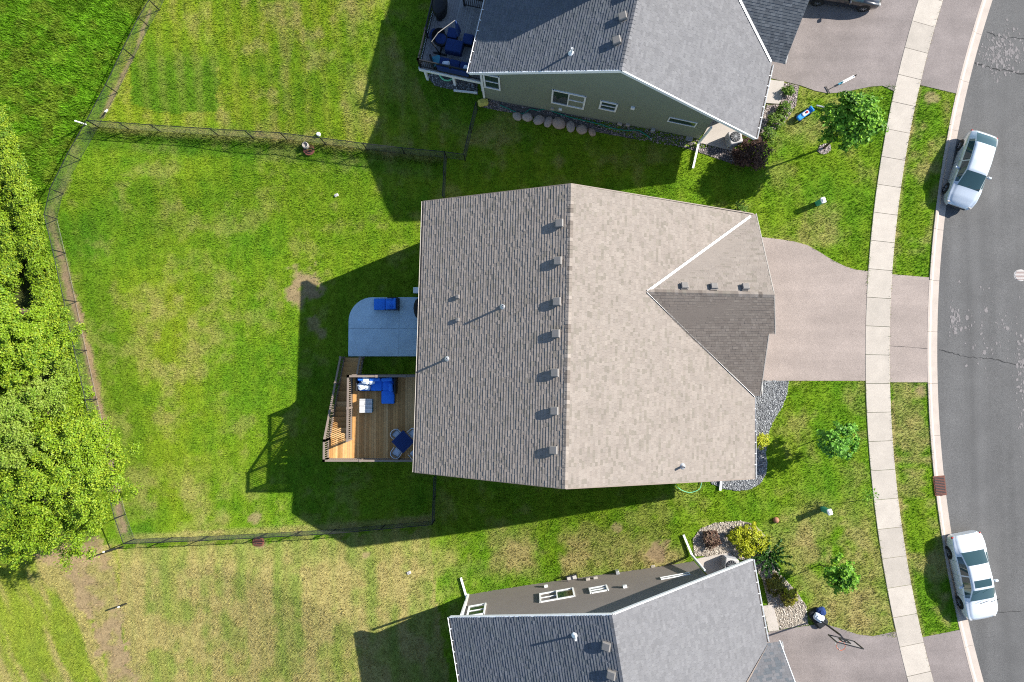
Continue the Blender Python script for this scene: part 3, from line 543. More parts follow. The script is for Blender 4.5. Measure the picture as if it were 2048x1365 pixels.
px_window(967, 147, 1000, 179, th_, TO, WL, WF); px_window(1106, 179, 1166, 217, th_, TO, WL, WF, 2); px_window(1203, 201, 1230, 222, th_, TO, WL, WF); px_window(1340, 234, 1389, 253, th_, TO, WL, WF, 1, False)
def wall_item(px, py, size, m, name, root, org, W0, W1):
    p = z_on_wall(px, py, W0, W1); d = (W1-W0).normalized(); nn = Vector((d.y, -d.x, 0)); q = p+nn*size[1]/2; MB().rbox(q, size, .02, math.atan2(d.y, d.x)).build(name, m, root, org)
wall_item(1266, 214, (.22, .14, .22), m_white, 'dryer_vent', th_, TO, WL, WF); wall_item(1105, 216, (.2, .12, .2), m_beige, 'outlet_box', th_, TO, WL, WF); wall_item(1121, 217, (.2, .12, .16), m_white, 'outlet_box', th_, TO, WL, WF)
wall_item(1240, 246, (.28, .14, .2), m_beige, 'outlet_box', th_, TO, WL, WF); wall_item(1256, 248, (.24, .14, .2), m_beige, 'outlet_box', th_, TO, WL, WF); wall_item(1306, 258, (.22, .2, .4), m_steel, 'gas_meter', th_, TO, WL, WF); wall_item(1378, 276, (.4, .25, .4), m_steel, 'electric_meter', th_, TO, WL, WF)
# downspouts with extensions
def downspout(pts, root, org):
    b = MB()
    for a, c in zip(pts[:-1], pts[1:]): b.bar(a, c, .11, .09)
    return b.build('downspout', m_white, root, org)
downspout([P(1423, 255, 2.6), G(1396, 288, .15), G(1385, 338, .1)], th_, TO); downspout([G(955, 188, .12), G(908, 183, .12)], th_, TO)
# upper storey of the top house (its shade falls over the rear roof and lawn)
up = [(3.48, 19.45), (5.6, 19.8), (9.5, 20.6), (12.0, 30), (4.2, 30.5), (3.44, 28.3), (1.84, 22.94), (2.92, 20.1)]; cx_, cy_ = 6.6, 24.8
MB().prism([(x-(x-cx_)*.06, y-(y-cy_)*.06) for x, y in up], 3.0, 7.44).build('upper_storey_wall', m_sage, th_, TO)
ub = MB(); ub.col = SLATE[0]; k = len(up); ub.add([(x, y, 7.5) for x, y in up]+[(cx_, cy_, 8.9)], [(i, (i+1) % k, k) for i in range(k)]+[tuple(reversed(range(k)))]); ub.build('upper_storey_roof', m_shingle, th_, TO)
# ---- bottom (tan) house
BO = Vector((4, -13, -.5)); bh = thing('house', 'tan house with grey shingle roof beside the lower driveway', 'house', BO)
br1 = P(1224, 1230, T7); bd0 = P(1247, 1365, T7); bdir = (bd0-br1).normalized(); br0 = br1+bdir*10
bl1 = P(900, 1235, TE); bl0 = bl1+bdir*10; bf1 = P(1504, 1120, TF); bf0 = bf1+bdir*10
shingles('roof_back_slope', bl0, bl1, br1, br0, [(c[0]*.72, c[1]*.78, c[2]*.85) for c in GREY[:4]]+SLATE[:2], bh, BO, seed=22, th=.03); shingles('roof_front_slope', bf1, bf0, br0, br1, GREY, bh, BO, seed=23)  # back slope shingles darkened and blued to hold the shade in their colour
ridge_caps(br1, br0, GREY, bh, BO); fascia([bl1, br1, bf1], bh, BO, m_white, .06, .2)
bout = Vector((-bdir.y, bdir.x, 0)); gutter(bl1, bl0, -bout, bh, BO); gs = P(1538, 1285, TF); gutter(bf1, bf1+bdir*(gs-bf1).length, bout, bh, BO)
bge = P(1560, 1283, TF); bgr = bge+bdir*4.6+bout*.25+Vector((0, 0, 2.7)); binn = -bout*7.5
shingles('garage_roof_upper', bge+bout*.05, bge+binn, bgr+binn, bgr, GREY[1:4]+SLATE[:1], bh, BO, seed=24); shingles('garage_roof_lower', bge+bdir*9.2+binn, bge+bdir*9.2, bgr, bgr+binn, SLATE, bh, BO, seed=25)  # lower slope turned from the sun gets its shade as darker shingles
gutter(bge+bdir*.05, bge+bdir*2.2, bout, bh, BO); fascia([bge, bgr], bh, BO, m_white, .04)
a_, n_ = on_roof(1536, 1290, bf1, bf0, br1, br0); c_, _ = on_roof(1493, 1365, bf1, bf0, br1, br0); c_ = c_+(c_-a_); s_ = (c_-a_).normalized().cross(n_)*.06
MB().add([a_-s_+n_*.05, c_-s_+n_*.05, c_+s_+n_*.05, a_+s_+n_*.05], [(0, 1, 2, 3)]).build('valley_flashing', m_rail, bh, BO)
for px_, py_ in ((1216, 1291), (1226, 1348)): p, n_ = on_roof(px_-2, py_, bl1, bl0, br1, br0); box_vent(p, n_, (-1, .2, -.45), bh, BO)
p, n_ = on_roof(1150, 1271, bl1, bl0, br1, br0); pipe_vent(p, bh, BO, .6, .055, m_white)
binw = bdir*.45; BL, BF, bw_, btop = gable_walls(bl1, br1, bf1, binw, 2.5, m_tan, bh, BO, -1.6, 0)
pk = BL+bw_*((Vector((br1.x, br1.y, 0))-BL).dot(bw_)); bk = bdir*9
wall_core([wcp(BL+bdir*.02), wcp(BL+bk), wcp(pk+bk), wcp(BF+bk), wcp(BF+bdir*.02), wcp(pk+bdir*.02)], -2.2, [btop(0)-.03, btop(0)-.03, T7-.35, btop(1)-.03, btop(1)-.03, T7-.35], m_tan, bh, BO)
siding('side_siding', BF, BL, -1.2, lambda t: btop(1-t), m_tan, bh, BO)
rc = BF+bdir*1.9; fe = bf1+bdir*2.35-bout*.5; wall_core([wcp(rc-bw_*.3), wcp(rc-bw_*.3+bdir*6.5), wcp(Vector((fe.x, fe.y, 0))+bdir*6.5), wcp(Vector((fe.x, fe.y, 0)))], -.3, [TF-.12]*4, m_tan, bh, BO)
MB().bar(BL+Vector((0, 0, -1.3)), BL+Vector((0, 0, btop(0))), .12, .12).build('corner_board', m_white, bh, BO)
px_window(939, 1215, 968, 1229, bh, BO, BF, BL); px_window(1080, 1190, 1149, 1194, bh, BO, BF, BL, 2); px_window(1179, 1179, 1216, 1182, bh, BO, BF, BL); px_window(1321, 1157, 1380, 1150, bh, BO, BF, BL, 1, False)
wall_item(1250, 1176, (.22, .14, .22), m_white, 'dryer_vent', bh, BO, BF, BL); wall_item(1176, 1161, (.24, .14, .2), m_beige, 'outlet_box', bh, BO, BF, BL); wall_item(1191, 1158, (.24, .14, .2), m_beige, 'outlet_box', bh, BO, BF, BL)
wall_item(1092, 1175, (.2, .14, .2), m_white, 'outlet_box', bh, BO, BF, BL); wall_item(1235, 1148, (.2, .2, .4), m_steel, 'gas_meter', bh, BO, BF, BL); wall_item(1306, 1135, (.24, .14, .2), m_beige, 'outlet_box', bh, BO, BF, BL); wall_item(1352, 1124, (.4, .25, .4), m_steel, 'electric_meter', bh, BO, BF, BL)
downspout([P(922, 1231, 3.2), G(934, 1195, .15), G(922, 1155, .1)], bh, BO); downspout([P(1410, 1142, 2.6), G(1383, 1110, .15), G(1366, 1069, .1)], bh, BO)

# ------------------------------------------------------------------ concrete pads with air conditioners
def pad(name, pts, dz, root_label, m=m_conc):
    q = [G(a, c) for a, c in pts]; z = max(p.z for p in q)+dz; return tag(MB().prism([(p.x, p.y) for p in q], z-.5, z).build(name, m), root_label, 'concrete pad'), z
def condenser(px, py, z, rz, label):
    p = P(px, py, z); t = thing('air_conditioner', label, 'air conditioner', p, rz); MB().rbox((0, 0, .4), (.74, .74, .76), .05).build('casing', m_iron, t)
    for k in range(9):
        for s in (-1, 1): MB().box((s*.372, 0, .10+k*.07), (.02, .64, .025)).build('louver', m_steel, t); MB().box((0, s*.372, .10+k*.07), (.64, .02, .025)).build('louver', m_steel, t)
    g = MB().lathe((0, 0, .785), [(.30, 0), (.30, .02), (.27, .03)], 20).build('fan_grille', m_black, t)
    for k in range(6): a = k*math.pi/6; MB().bar((-.29*math.cos(a), -.29*math.sin(a), .825), (.29*math.cos(a), .29*math.sin(a), .825), .012).build('grille_wire', m_steel, g)
    return t
_, z = pad('concrete_pad', [(1398, 286), (1428, 232), (1496, 250), (1465, 302)], .05, 'pale concrete pad under the front corner of the sage house'); condenser(1463, 283, z, tdir.to_2d().angle_signed(Vector((0, 1))) if False else .23, 'boxy air conditioner on the pad beside the dark purple shrub')
_, z = pad('concrete_pad', [(1391, 1118), (1458, 1105), (1500, 1140), (1425, 1165)], .05, 'pale concrete pad under the front corner of the tan house'); condenser(1455, 1124, z, -.16, 'boxy air conditioner on the pad beside the yellow shrubs')
_, z = pad('entry_pad', [(1531, 207), (1536, 160), (1568, 164), (1560, 209)], .06, 'white concrete entry pad between sage house and rock bed')
_, z = pad('entry_pad', [(1525, 1212), (1546, 1209), (1558, 1260), (1537, 1263)], .06, 'cream concrete entry pad between tan house and pebbles')

# ------------------------------------------------------------------ patio
PZ = -2.52
def pr(a, c): p = P(a, c, PZ); return (p.x, p.y)
patio = thing('patio', 'rounded concrete patio below the deck in the house shade', 'patio', (P(767, 654, PZ).x, P(767, 654, PZ).y, PZ)); po = patio.location
xr = wl+.03
x0, xm, yt, ym, yb = pr(697, 656)[0], pr(798, 656)[0], pr(750, 595)[1], pr(750, 657)[1], pr(750, 713)[1]; g_ = .008
arc = [(x0+1.5-1.5*math.cos(a), yt-1.5+1.5*math.sin(a)) for a in np.linspace(0, math.pi/2, 10)]
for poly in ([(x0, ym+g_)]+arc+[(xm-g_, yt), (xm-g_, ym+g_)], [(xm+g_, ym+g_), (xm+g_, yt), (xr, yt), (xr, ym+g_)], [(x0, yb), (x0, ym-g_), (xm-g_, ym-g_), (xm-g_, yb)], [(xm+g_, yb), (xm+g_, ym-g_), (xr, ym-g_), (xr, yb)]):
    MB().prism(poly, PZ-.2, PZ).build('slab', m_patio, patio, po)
# lounge chair
p = P(773, 609, PZ+.3); lc = thing('lounge_chair', 'bright blue cushioned lounge chair on the concrete patio', 'lounge chair', (p.x, p.y, PZ))
MB().box((-.2, 0, .25), (1.1, .72, .06)).box((.55, 0, .27), (.5, .76, .08)).build('frame', m_black, lc)
for sx, sy in ((-.7, -.3), (-.7, .3), (.72, -.32), (.72, .32)): MB().box((sx, sy, .12), (.05, .05, .24)).build('leg', m_black, lc)
MB().rbox((-.42, 0, .34), (.72, .72, .13), .05, 0, .02).build('leg_cushion', m_blue, lc); MB().rbox((.27, 0, .36), (.62, .70, .15), .05, 0, .02).build('seat_cushion', m_blue, lc)
MB().rbox((.62, 0, .62), (.16, .66, .5), .05, 0, .02).build('back_cushion', m_blue, lc); MB().rbox((.40, .05, .50), (.5, .34, .12), .05, 0, .04).build('pillow', m_blue, lc)
MB().box((.75, 0, .42), (.05, .78, .75)).build('back_frame', m_black, lc)
for s in (-1, 1): MB().bar((.1, s*.38, .55), (.75, s*.38, .58), .06, .04).build('arm', m_black, lc)
# grill and cooler
p = P(833, 617, PZ+.9); t = thing('covered_grill', 'grill under a black cover standing at the patio edge', 'grill', (p.x+.1, p.y, PZ))
MB().lathe((0, 0, 0), [(.30, .02), (.34, .5), (.36, .85), (.33, 1.05), (.18, 1.16), (.02, 1.18)], 14).build('cover', m_cover, t).scale = (.8, 1.75, 1); 
for s in (-1, 1): MB().tube([(-.12, s*.45, .05), (.12, s*.45, .05)], .06, 8).build('wheel', m_tyre, t)
p = P(836, 581, PZ+.35); t = thing('cooler', 'small white and blue cooler box behind the covered grill at the eave', 'cooler', (p.x, p.y, PZ)); MB().rbox((0, 0, .17), (.55, .34, .34), .03).build('body', m_teal, t); MB().rbox((0, 0, .38), (.58, .37, .07), .02).build('lid', m_white, t)
for s in (-1, 1): MB().box((s*.3, 0, .26), (.03, .18, .04)).build('handle', m_iron, t)

# ------------------------------------------------------------------ main deck
DZ = 0.78
def dp(a, c, z=DZ): p = P(a, c, z); return Vector((p.x, p.y, z))
dA, dB = dp(656, 919), dp(704, 751); X0, Y0 = dA.x, dA.y; XL, YT = dB.x-.02, dB.y; YS = dp(680, 878).y; XR = wl-.02
dk_ = thing('deck', 'raised brown wooden deck with stair behind the beige house', 'deck', (XL, Y0, -2.6)); do = dk_.location
WOODS = [(.54, .29, .10), (.46, .24, .08), (.58, .33, .125), (.40, .21, .07), (.60, .36, .15)]
x = X0
while x < XR-.05:
    w_ = .138; y1 = YT if x+w_/2 > XL else YS; b = MB(); c = random.choice(WOODS); k = random.uniform(.88, 1.1); b.col = tuple(v*k for v in c)
    b.box((x+w_/2, (Y0+y1)/2, DZ-.018+random.uniform(-.002, .002)), (w_-.008, y1-Y0, .036)); b.build('board', m_wood, dk_, do); x += w_
b = MB(); b.box(((X0+XR)/2, Y0-.03, DZ-.16), (XR-X0+.1, .05, .28)).box((X0-.03, (Y0+YS)/2, DZ-.16), (.05, YS-Y0, .28)).box((XL-.03, (YS+YT)/2, DZ-.16), (.05, YT-YS, .28)).box(((XL+XR)/2, YT+.03, DZ-.16), (XR-XL, .05, .28)).build('rim_joist', m_rail, dk_, do)
for (x, y) in ((X0+.15, Y0+.15), (XL+.1, Y0+.15), (XL+3, Y0+.15), (XL+.1, YT-.15), (XL+3, YT-.15), (X0+.15, YS-.1)): MB().box((x, y, (DZ-2.6)/2-.2), (.15, .15, DZ+2.4)).build('support_post', m_rail, dk_, do)
def railing(pts, root, org, m=m_rail, hgt=1.0, sp=.115, cap=.11, post_sp=1.9, bm=None, ends=(True, True)):
    L0 = [Vector(p) for p in pts]; r = MB(); bw = MB().box((0, 0, 0), (.035, .035, 1.0)); me = None
    for a, c in zip(L0[:-1], L0[1:]):
        up_ = Vector((0, 0, hgt)); r.bar(a+up_, c+up_, cap, .045); r.bar(a+up_*.92, c+up_*.92, .045, .06); r.bar(a+up_*.10, c+up_*.10, .045, .06)
    ro = r.build('railing', m, root, org)
    for a, c in zip(L0[:-1], L0[1:]):
        L = (c-a).length; n = max(1, int(L/sp))
        for i in range(1, n):
            q = a.lerp(c, i/n)
            if me is None: o_ = MB().box((0, 0, 0), (.032, .032, hgt*.84)).build('baluster', bm or m, ro); me = o_.data
            else: o_ = bpy.data.objects.new('baluster', me); COL.objects.link(o_); o_.parent = ro
            o_.location = q-Vector(org)+Vector((0, 0, hgt*.51))
        k = max(1, round(L/post_sp))
        for i in range(k+1): q = a.lerp(c, i/k); MB().box(q+Vector((0, 0, hgt*.47)), (.10, .10, hgt*1.08)).box(q+Vector((0, 0, hgt*1.03)), (.14, .14, .03)).build('post', m, ro, org)
    return ro
e_ = .05; zz = Vector((0, 0, DZ))
railing([Vector((X0+e_, YS, DZ)), Vector((X0+e_, Y0+e_, DZ)), Vector((XR-.1, Y0+e_, DZ))], dk_, do)
railing([Vector((XL+e_, YS, DZ)), Vector((XL+e_, YT-e_, DZ)), Vector((XR-.1, YT-e_, DZ))], dk_, do)
NST = 17; zb_ = PZ; ysb = P(715, 716, zb_).y; rise = (DZ-zb_)/NST; run = (ysb-YS)/(NST-1)
st_ = MB().build('stair', m_rail, dk_, do) if False else None
sb = MB()
for xx in (X0+.06, XL-.12): sb.bar((xx, YS, DZ-.2), (xx, ysb, zb_+.05), .05, .30)
st_ = sb.build('stair', m_rail, dk_, do)
for i in range(1, NST):
    b = MB(); c = random.choice(WOODS); k = random.uniform(.8, 1.05); b.col = tuple(v*k for v in c); b.box(((X0+XL)/2-.03, YS+run*(i-.5), DZ-rise*i-.02), (XL-X0-.1, run*1.04, .04)); b.build('tread', m_wood, st_, do)
railing([Vector((X0+e_, YS, DZ)), Vector((X0+e_, ysb, zb_+rise*.6))], dk_, do, post_sp=1.9)
railing([Vector((XL-.06, YS+run*8, DZ-rise*8)), Vector((XL-.06, ysb, zb_+rise*.6))], dk_, do, post_sp=2.4)
# sectional sofa
s0, s1 = dp(712, 751, DZ+.4), dp(793, 783, DZ+.4); sx, sy = s1.x-s0.x, s0.y-s1.y; t = thing('sectional_sofa', 'blue cushioned sectional sofa with chaise in the deck corner', 'sofa', (s0.x, s0.y, DZ)); O = Vector((0, 0, 0))
MB().box((sx/2, -sy/2-.03, .13), (sx, sy-.06, .22)).build('base', m_black, t); MB().rbox((sx/2, -.08, .38), (sx, .14, .72), .04).build('back_frame', m_black, t); MB().rbox((sx-.07, -sy*.62, .32), (.13, sy*1.1, .6), .04).build('arm', m_black, t); MB().rbox((.06, -sy/2, .30), (.12, sy, .52), .04).build('arm', m_black, t)
cw = (sx-.30)/3
for i in range(3): MB().rbox((.14+cw*(i+.5), -sy*.58, .31), (cw-.02, sy*.78, .17), .05, 0, .02).build('seat_cushion', m_blue, t)
for i in range(3): MB().rbox((.14+cw*(i+.5), -.24, .60), (cw-.06, .2, .40), .06, random.uniform(-.08, .08), .02).build('back_cushion', m_blue, t)
chx = sx-.14-.36; MB().box((chx, -sy-.34, .13), (.72, .70, .22)).build('chaise_base', m_black, t); MB().rbox((chx, -sy-.34, .31), (.74, .74, .17), .05, 0, .02).build('chaise_cushion', m_blue, t); MB().rbox((sx-.28, -sy*.75, .56), (.22, .48, .36), .06, .08, .02).build('back_cushion', m_blue, t)
for qx, qy, qz, rz, s in ((.36, -.62, .50, .3, .46), (.62, -.30, .72, -.2, .44), (.95, -.36, .66, .4, .36), (.66, -.68, .46, -.1, .36)): MB().rbox((qx, qy, qz), (s, s*.9, .16), .07, rz, .04).build('pillow', m_pillow, t)
# fire table
a, c = dp(719, 798, DZ+.45), dp(744, 826, DZ+.45); t = thing('fire_table', 'square pale plank top coffee table on the deck', 'table', ((a.x+c.x)/2, (a.y+c.y)/2, DZ)); sx, sy = c.x-a.x, a.y-c.y
MB().box((0, 0, .2), (sx*.92, sy*.92, .40)).build('base', m_teal, t)
for i in range(7):
    b = MB(); k = random.uniform(.42, .66); b.col = (k, k*.98, k*.94); u = random.uniform(-.2, .2)*sx; yy = -sy/2+sy*(i+.5)/7
    b.box((-sx/4+u/2, yy, .425), (sx/2+u-.006, sy/7-.006, .05)); k = random.uniform(.36, .66); b.col = (k, k*.98, k*.94); b.box((sx/4+u/2, yy, .425), (sx/2-u-.006, sy/7-.006, .05)); b.build('plank', m_wood, t)
# dining set
p = dp(806, 884, DZ+.74); t = thing('dining_table', 'square navy slatted dining table turned diagonally on the deck', 'table', (p.x, p.y, DZ), math.radians(45)); S = .92
for i in range(9): MB().box((0, -S/2+S*(i+.5)/9, .73), (S, S/9-.008, .03)).build('slat', m_navy, t)
MB().box((0, 0, .70), (S*.9, S*.9, .03)).build('frame', m_black, t)
for i in (-1, 1):
    for j in (-1, 1): MB().box((i*S*.4, j*S*.4, .35), (.05, .05, .68)).build('leg', m_black, t)
CH = None
def copy_tree(o, parent=None):
    c = o.copy(); COL.objects.link(c); c.parent = parent
    for ch in list(o.children): copy_tree(ch, c)
    return c
def make_chair():
    t = thing('patio_chair', '', 'chair'); MB().rbox((0, 0, .40), (.48, .46, .05), .03).build('seat', m_beige, t); MB().rbox((.04, 0, .455), (.42, .42, .07), .04, 0, .02).build('cushion', m_pillow, t)
    b = MB(); pts = [(.22, -.27, .62), (-.12, -.28, .63), (-.25, -.18, .72), (-.29, 0, .76), (-.25, .18, .72), (-.12, .28, .63), (.22, .27, .62)]; b.tube(pts, .018, 6).build('back_rail', m_pillow, t)
    b = MB(); k = 5
    for i in range(6):
        a0, a1 = pts[i], pts[i+1]; b.add([(a0[0], a0[1], .42), (a1[0], a1[1], .42), a1, a0], [(0, 1, 2, 3)])
    b.build('backrest', m_beige, t)
    for x, y in ((.2, .22), (.2, -.22), (-.2, .22), (-.2, -.22)): MB().tube([(x, y, .4), (x*1.1, y*1.1, 0)], .016, 6).build('leg', m_steel, t)
    return t
ch0 = make_chair()
for i, (px_, py_, lab) in enumerate(((793, 869, 'tan patio chair at the navy table, nearest the fire table'), (827, 867, 'tan patio chair at the navy table, half under the eave and nearest the sofa'), (793, 906, 'tan patio chair at the navy table, nearest the deck stair landing'), (830, 909, 'tan patio chair mostly hidden under the roof eave beside the navy table'))):
    o = ch0 if i == 0 else copy_tree(ch0); q = dp(px_, py_, DZ+.45); o.location = (q.x, q.y, DZ); d = Vector((p.x-q.x, p.y-q.y)); o.rotation_euler = (0, 0, math.atan2(d.y, d.x)); o['label'] = lab; o['group'] = 'chairs round the deck dining table'

# ------------------------------------------------------------------ deck of the sage house
TZ = 0.9
c1 = P(839, 136, TZ); ux = Vector((-tdir.y, tdir.x, 0))*-1; uy = tdir.copy(); uy.z = 0
wd0 = (Vector((WL.x, WL.y, TZ))-c1).dot(ux)+0.0; td = thing('deck', 'grey composite deck with black railing behind the sage house', 'deck', (c1.x, c1.y, -.9), math.atan2(ux.y, ux.x)); Lx, Ly = (Vector((tl1.x, tl1.y, TZ))-c1).dot(ux)+.5, 6.0; zl = TZ+.9
GREYB = [(.24, .235, .235), (.215, .21, .215), (.27, .265, .265)]
for i in range(int(Lx/.14)):
    b = MB(); b.col = random.choice(GREYB); b.box((.07+i*.14, Ly/2, zl-.015), (.132, Ly, .03)); b.build('board', m_wood, td)
MB().box((Lx/2, -.04, zl-.16), (Lx+.1, .05, .26)).build('rim_board', m_white, td); MB().box((-.04, Ly/2, zl-.16), (.05, Ly, .26)).build('rim_board', m_white, td)
for x, y in ((.2, .15), (Lx*.5, .15), (Lx-.2, .15), (.2, Ly*.5)): MB().box((x, y, (zl-.3)/2-.3), (.14, .14, zl-.3+.6)).build('support_post', m_white, td)
railing([Vector((.05, Ly-.5, zl)), Vector((.05, .05, zl)), Vector((Lx-.1, .05, zl))], td, (0, 0, 0), m_black, 1.0, .12, .06)
railing([Vector((Lx*.45, 4.2, zl)), Vector((Lx*.85, 4.2, zl))], td, (0, 0, 0), m_black, 1.0, .12, .06)
def onT(px, py, h): p = P(px, py, TZ+h); return (p.x, p.y, TZ)
tang = math.atan2(ux.y, ux.x)
t = thing('storage_ottoman', 'large square navy ottoman in the middle of the grey deck', 'ottoman', onT(908, 92, .5), tang); MB().rbox((0, 0, .24), (.98, .72, .48), .04).build('base', m_navy, t); MB().rbox((0, 0, .52), (.98, .72, .10), .04, 0, .01).build('cushion', m_navy, t)
for lab, px_, py_ in (('navy cushioned stool by the umbrella on the grey deck', 905, 66), ('navy cushioned stool beside the large ottoman near the roof edge', 936, 78)):
    t = thing('outdoor_stool', lab, 'stool', onT(px_, py_, .45), tang, 'stools on the grey deck'); MB().rbox((0, 0, .2), (.58, .58, .36), .04).build('base', m_cover, t); MB().rbox((0, 0, .43), (.60, .60, .12), .05, 0, .02).build('cushion', m_navy, t)
t = thing('outdoor_sofa', 'navy sofa with white pillows along the black deck railing', 'sofa', onT(908, 131, .5), tang); MB().box((0, 0, .18), (1.9, .72, .3)).build('base', m_cover, t); MB().rbox((0, -.32, .5), (1.9, .14, .55), .05).build('backrest', m_navy, t)
for i in range(3): MB().rbox((-.62+.62*i, .05, .40), (.60, .62, .14), .05, 0, .02).build('seat_cushion', m_teal if i == -1 else m_navy, t)
for qx, rz in ((-.45, .3), (.8, -.2)): MB().rbox((qx, -.06, .60), (.44, .32, .16), .07, rz, .04).build('pillow', m_pillow, t)
t = thing('outdoor_armchair', 'teal cushioned armchair in the railing corner of the grey deck', 'armchair', onT(872, 121, .45), tang+.5); MB().box((0, 0, .18), (.6, .6, .3)).build('base', m_cover, t); MB().rbox((0, 0, .38), (.58, .58, .14), .05, 0, .02).build('cushion', m_teal, t); MB().rbox((-.25, 0, .58), (.12, .58, .42), .04).build('backrest', m_cover, t)
t = thing('swivel_chair', 'round navy swivel chair beside the left railing of the grey deck', 'chair', onT(881, 78, .5), tang); MB().lathe((0, 0, .0), [(.26, 0), (.26, .04), (.06, .06), (.06, .26), (.36, .32), (.42, .5)], 18).build('base', m_cover, t); MB().lathe((0, 0, .42), [(.30, 0), (.36, .06), (.30, .12), (.05, .14)], 18).build('cushion', m_navy, t)
b = MB(); bb = [(.42*math.cos(a), .42*math.sin(a)) for a in np.linspace(1.2, 5.1, 14)]; b.add([(x, y, .40) for x, y in bb]+[(x*1.15, y*1.15, .85) for x, y in bb], [(i, i+1, 15+i, 14+i) for i in range(13)]); b.build('backrest', m_cover, t)
t = thing('lounge_pillow', 'navy oval floor cushion leaning at the left deck railing', 'cushion', onT(866, 68, .2), tang); MB().lathe((0, 0, 0), [(.10, 0), (.26, .06), (.28, .14), (.2, .22), (.03, .25)], 16).build('cushion_body', m_navy, t).scale = (.8, 1.3, 1)
t = thing('cantilever_umbrella', 'folded navy cantilever umbrella with pale arm over the grey deck', 'umbrella', onT(880, 108, .05), tang)
mt = Vector((0, 0, 2.1)); inv = Matrix.Rotation(-tang, 3, 'Z'); tl_ = t.location
def loc(px, py, h): q = P(px, py, TZ+h); return inv@(Vector((q.x, q.y, q.z))-Vector(tl_))
MB().bar((-.4, 0, .03), (.4, 0, .03), .1, .06).bar((0, -.4, .03), (0, .4, .03), .1, .06).build('cross_base', m_cover, t); MB().tube([(0, 0, 0), loc(863, 84, 1.9)], .035, 8).build('mast', m_cover, t); MB().tube([loc(863, 84, 1.9), loc(876, 66, 2.2), loc(910, 41, 2.4)], .022, 6).build('arm', m_beige, t)
MB().tube([loc(910, 41, 2.4), loc(913, 50, 2.0), loc(917, 62, 1.4), loc(916, 72, .9)], [.03, .11, .15, .07], 8).build('folded_canopy', m_navy, t)
t = thing('covered_grill', 'rounded grill under a black cover on the grey deck', 'grill', onT(879, 8, .9), tang); MB().lathe((0, 0, 0), [(.34, .02), (.40, .4), (.44, .8), (.40, 1.0), (.24, 1.12), (.02, 1.16)], 16).build('cover', m_cover, t).scale = (1, 1.5, 1)
for s in (-1, 1): MB().tube([(-.15, s*.5, .06), (.15, s*.5, .06)], .07, 8).build('wheel', m_tyre, t)

# ------------------------------------------------------------------ chain link fences
def fence(pts, label, hgt=1.2, sp=2.5, diamond=.085, first=True):
    tops = []
    for a, c in pts:
        z = 0.0
        for _ in range(8): q = P(a, c, z+hgt); z = float(zt(q.x, q.y))
        tops.append(Vector((q.x, q.y, z)))
    t = thing('chain_link_fence', label, 'fence', tops[0]); o = t.location; r = MB(); m = MB(); acc = []
    for a, c in zip(tops[:-1], tops[1:]):
        L = (c-a).length; n = max(1, round(L/sp)); h = Vector((0, 0, hgt))
        r.tube([a+h, c+h], .024, 6); r.tube([a+Vector((0, 0, .05)), c+Vector((0, 0, .05))], .008, 4)
        for i in range(n+1 if c is tops[-1] else n): q = a.lerp(c, i/n); q.z = float(zt(q.x, q.y)); MB().tube([q-Vector((0, 0, .2)), q+Vector((0, 0, hgt+.05))], .032, 8).build('post', m_black, t, o)
        k = int(L/diamond); w_ = hgt-.08
        d = (c-a)/L
        for i in range(-int(w_/diamond), k):
            for s in (1, -1):
                u0, u1 = i*diamond, i*diamond+w_; z0, z1 = (0, w_) if s == 1 else (w_, 0); v0, v1 = max(0, u0), min(L, u1)
                if v1-v0 < .02: continue
                f0, f1 = (v0-u0)/w_, (v1-u0)/w_; p0 = a+d*v0+Vector((0, 0, .05+z0+(z1-z0)*f0)); p1 = a+d*v1+Vector((0, 0, .05+z0+(z1-z0)*f1)); sd = Vector((-d.y, d.x, 0))*.0024; uz = Vector((0, 0, .0036))
                m.add([p0-sd, p0+sd, p0+uz, p1-sd, p1+sd, p1+uz], [(0, 1, 4, 3), (1, 2, 5, 4), (2, 0, 3, 5)])
    r.build('top_rail', m_black, t, o); q = m.build('wire_mesh', m_wire, t, o); q['kind'] = 'stuff'; return t
fence([(173, 241), (300, 250), (420, 258), (560, 266), (640, 276), (725, 287), (803, 296), (889, 304)], 'black chain link fence between the upper lawn and main back yard')
fence([(889, 304), (887, 345), (885, 392)], 'short black chain link fence running up to the beige house roof')
fence([(889, 304), (927, 309), (940, 252), (952, 205)], 'black chain link fence beside the boulder row and sage house corner')
fence([(318, -40), (298, 0), (277, 35), (246, 97), (211, 170), (173, 241)], 'black chain link fence along the tall meadow grass')
fence([(173, 241), (135, 308), (100, 378), (88, 430), (105, 500), (127, 600), (148, 700), (170, 800), (200, 920), (229, 1037), (247, 1088)], 'black chain link fence half buried in the hedge beside the wood')
fence([(247, 1088), (400, 1082), (520, 1076), (660, 1068), (864, 1050)], 'black chain link fence along the bottom of the main back yard')
fence([(864, 1050), (866, 1000), (868, 955)], 'short black chain link fence in the house shade by the lower eave')

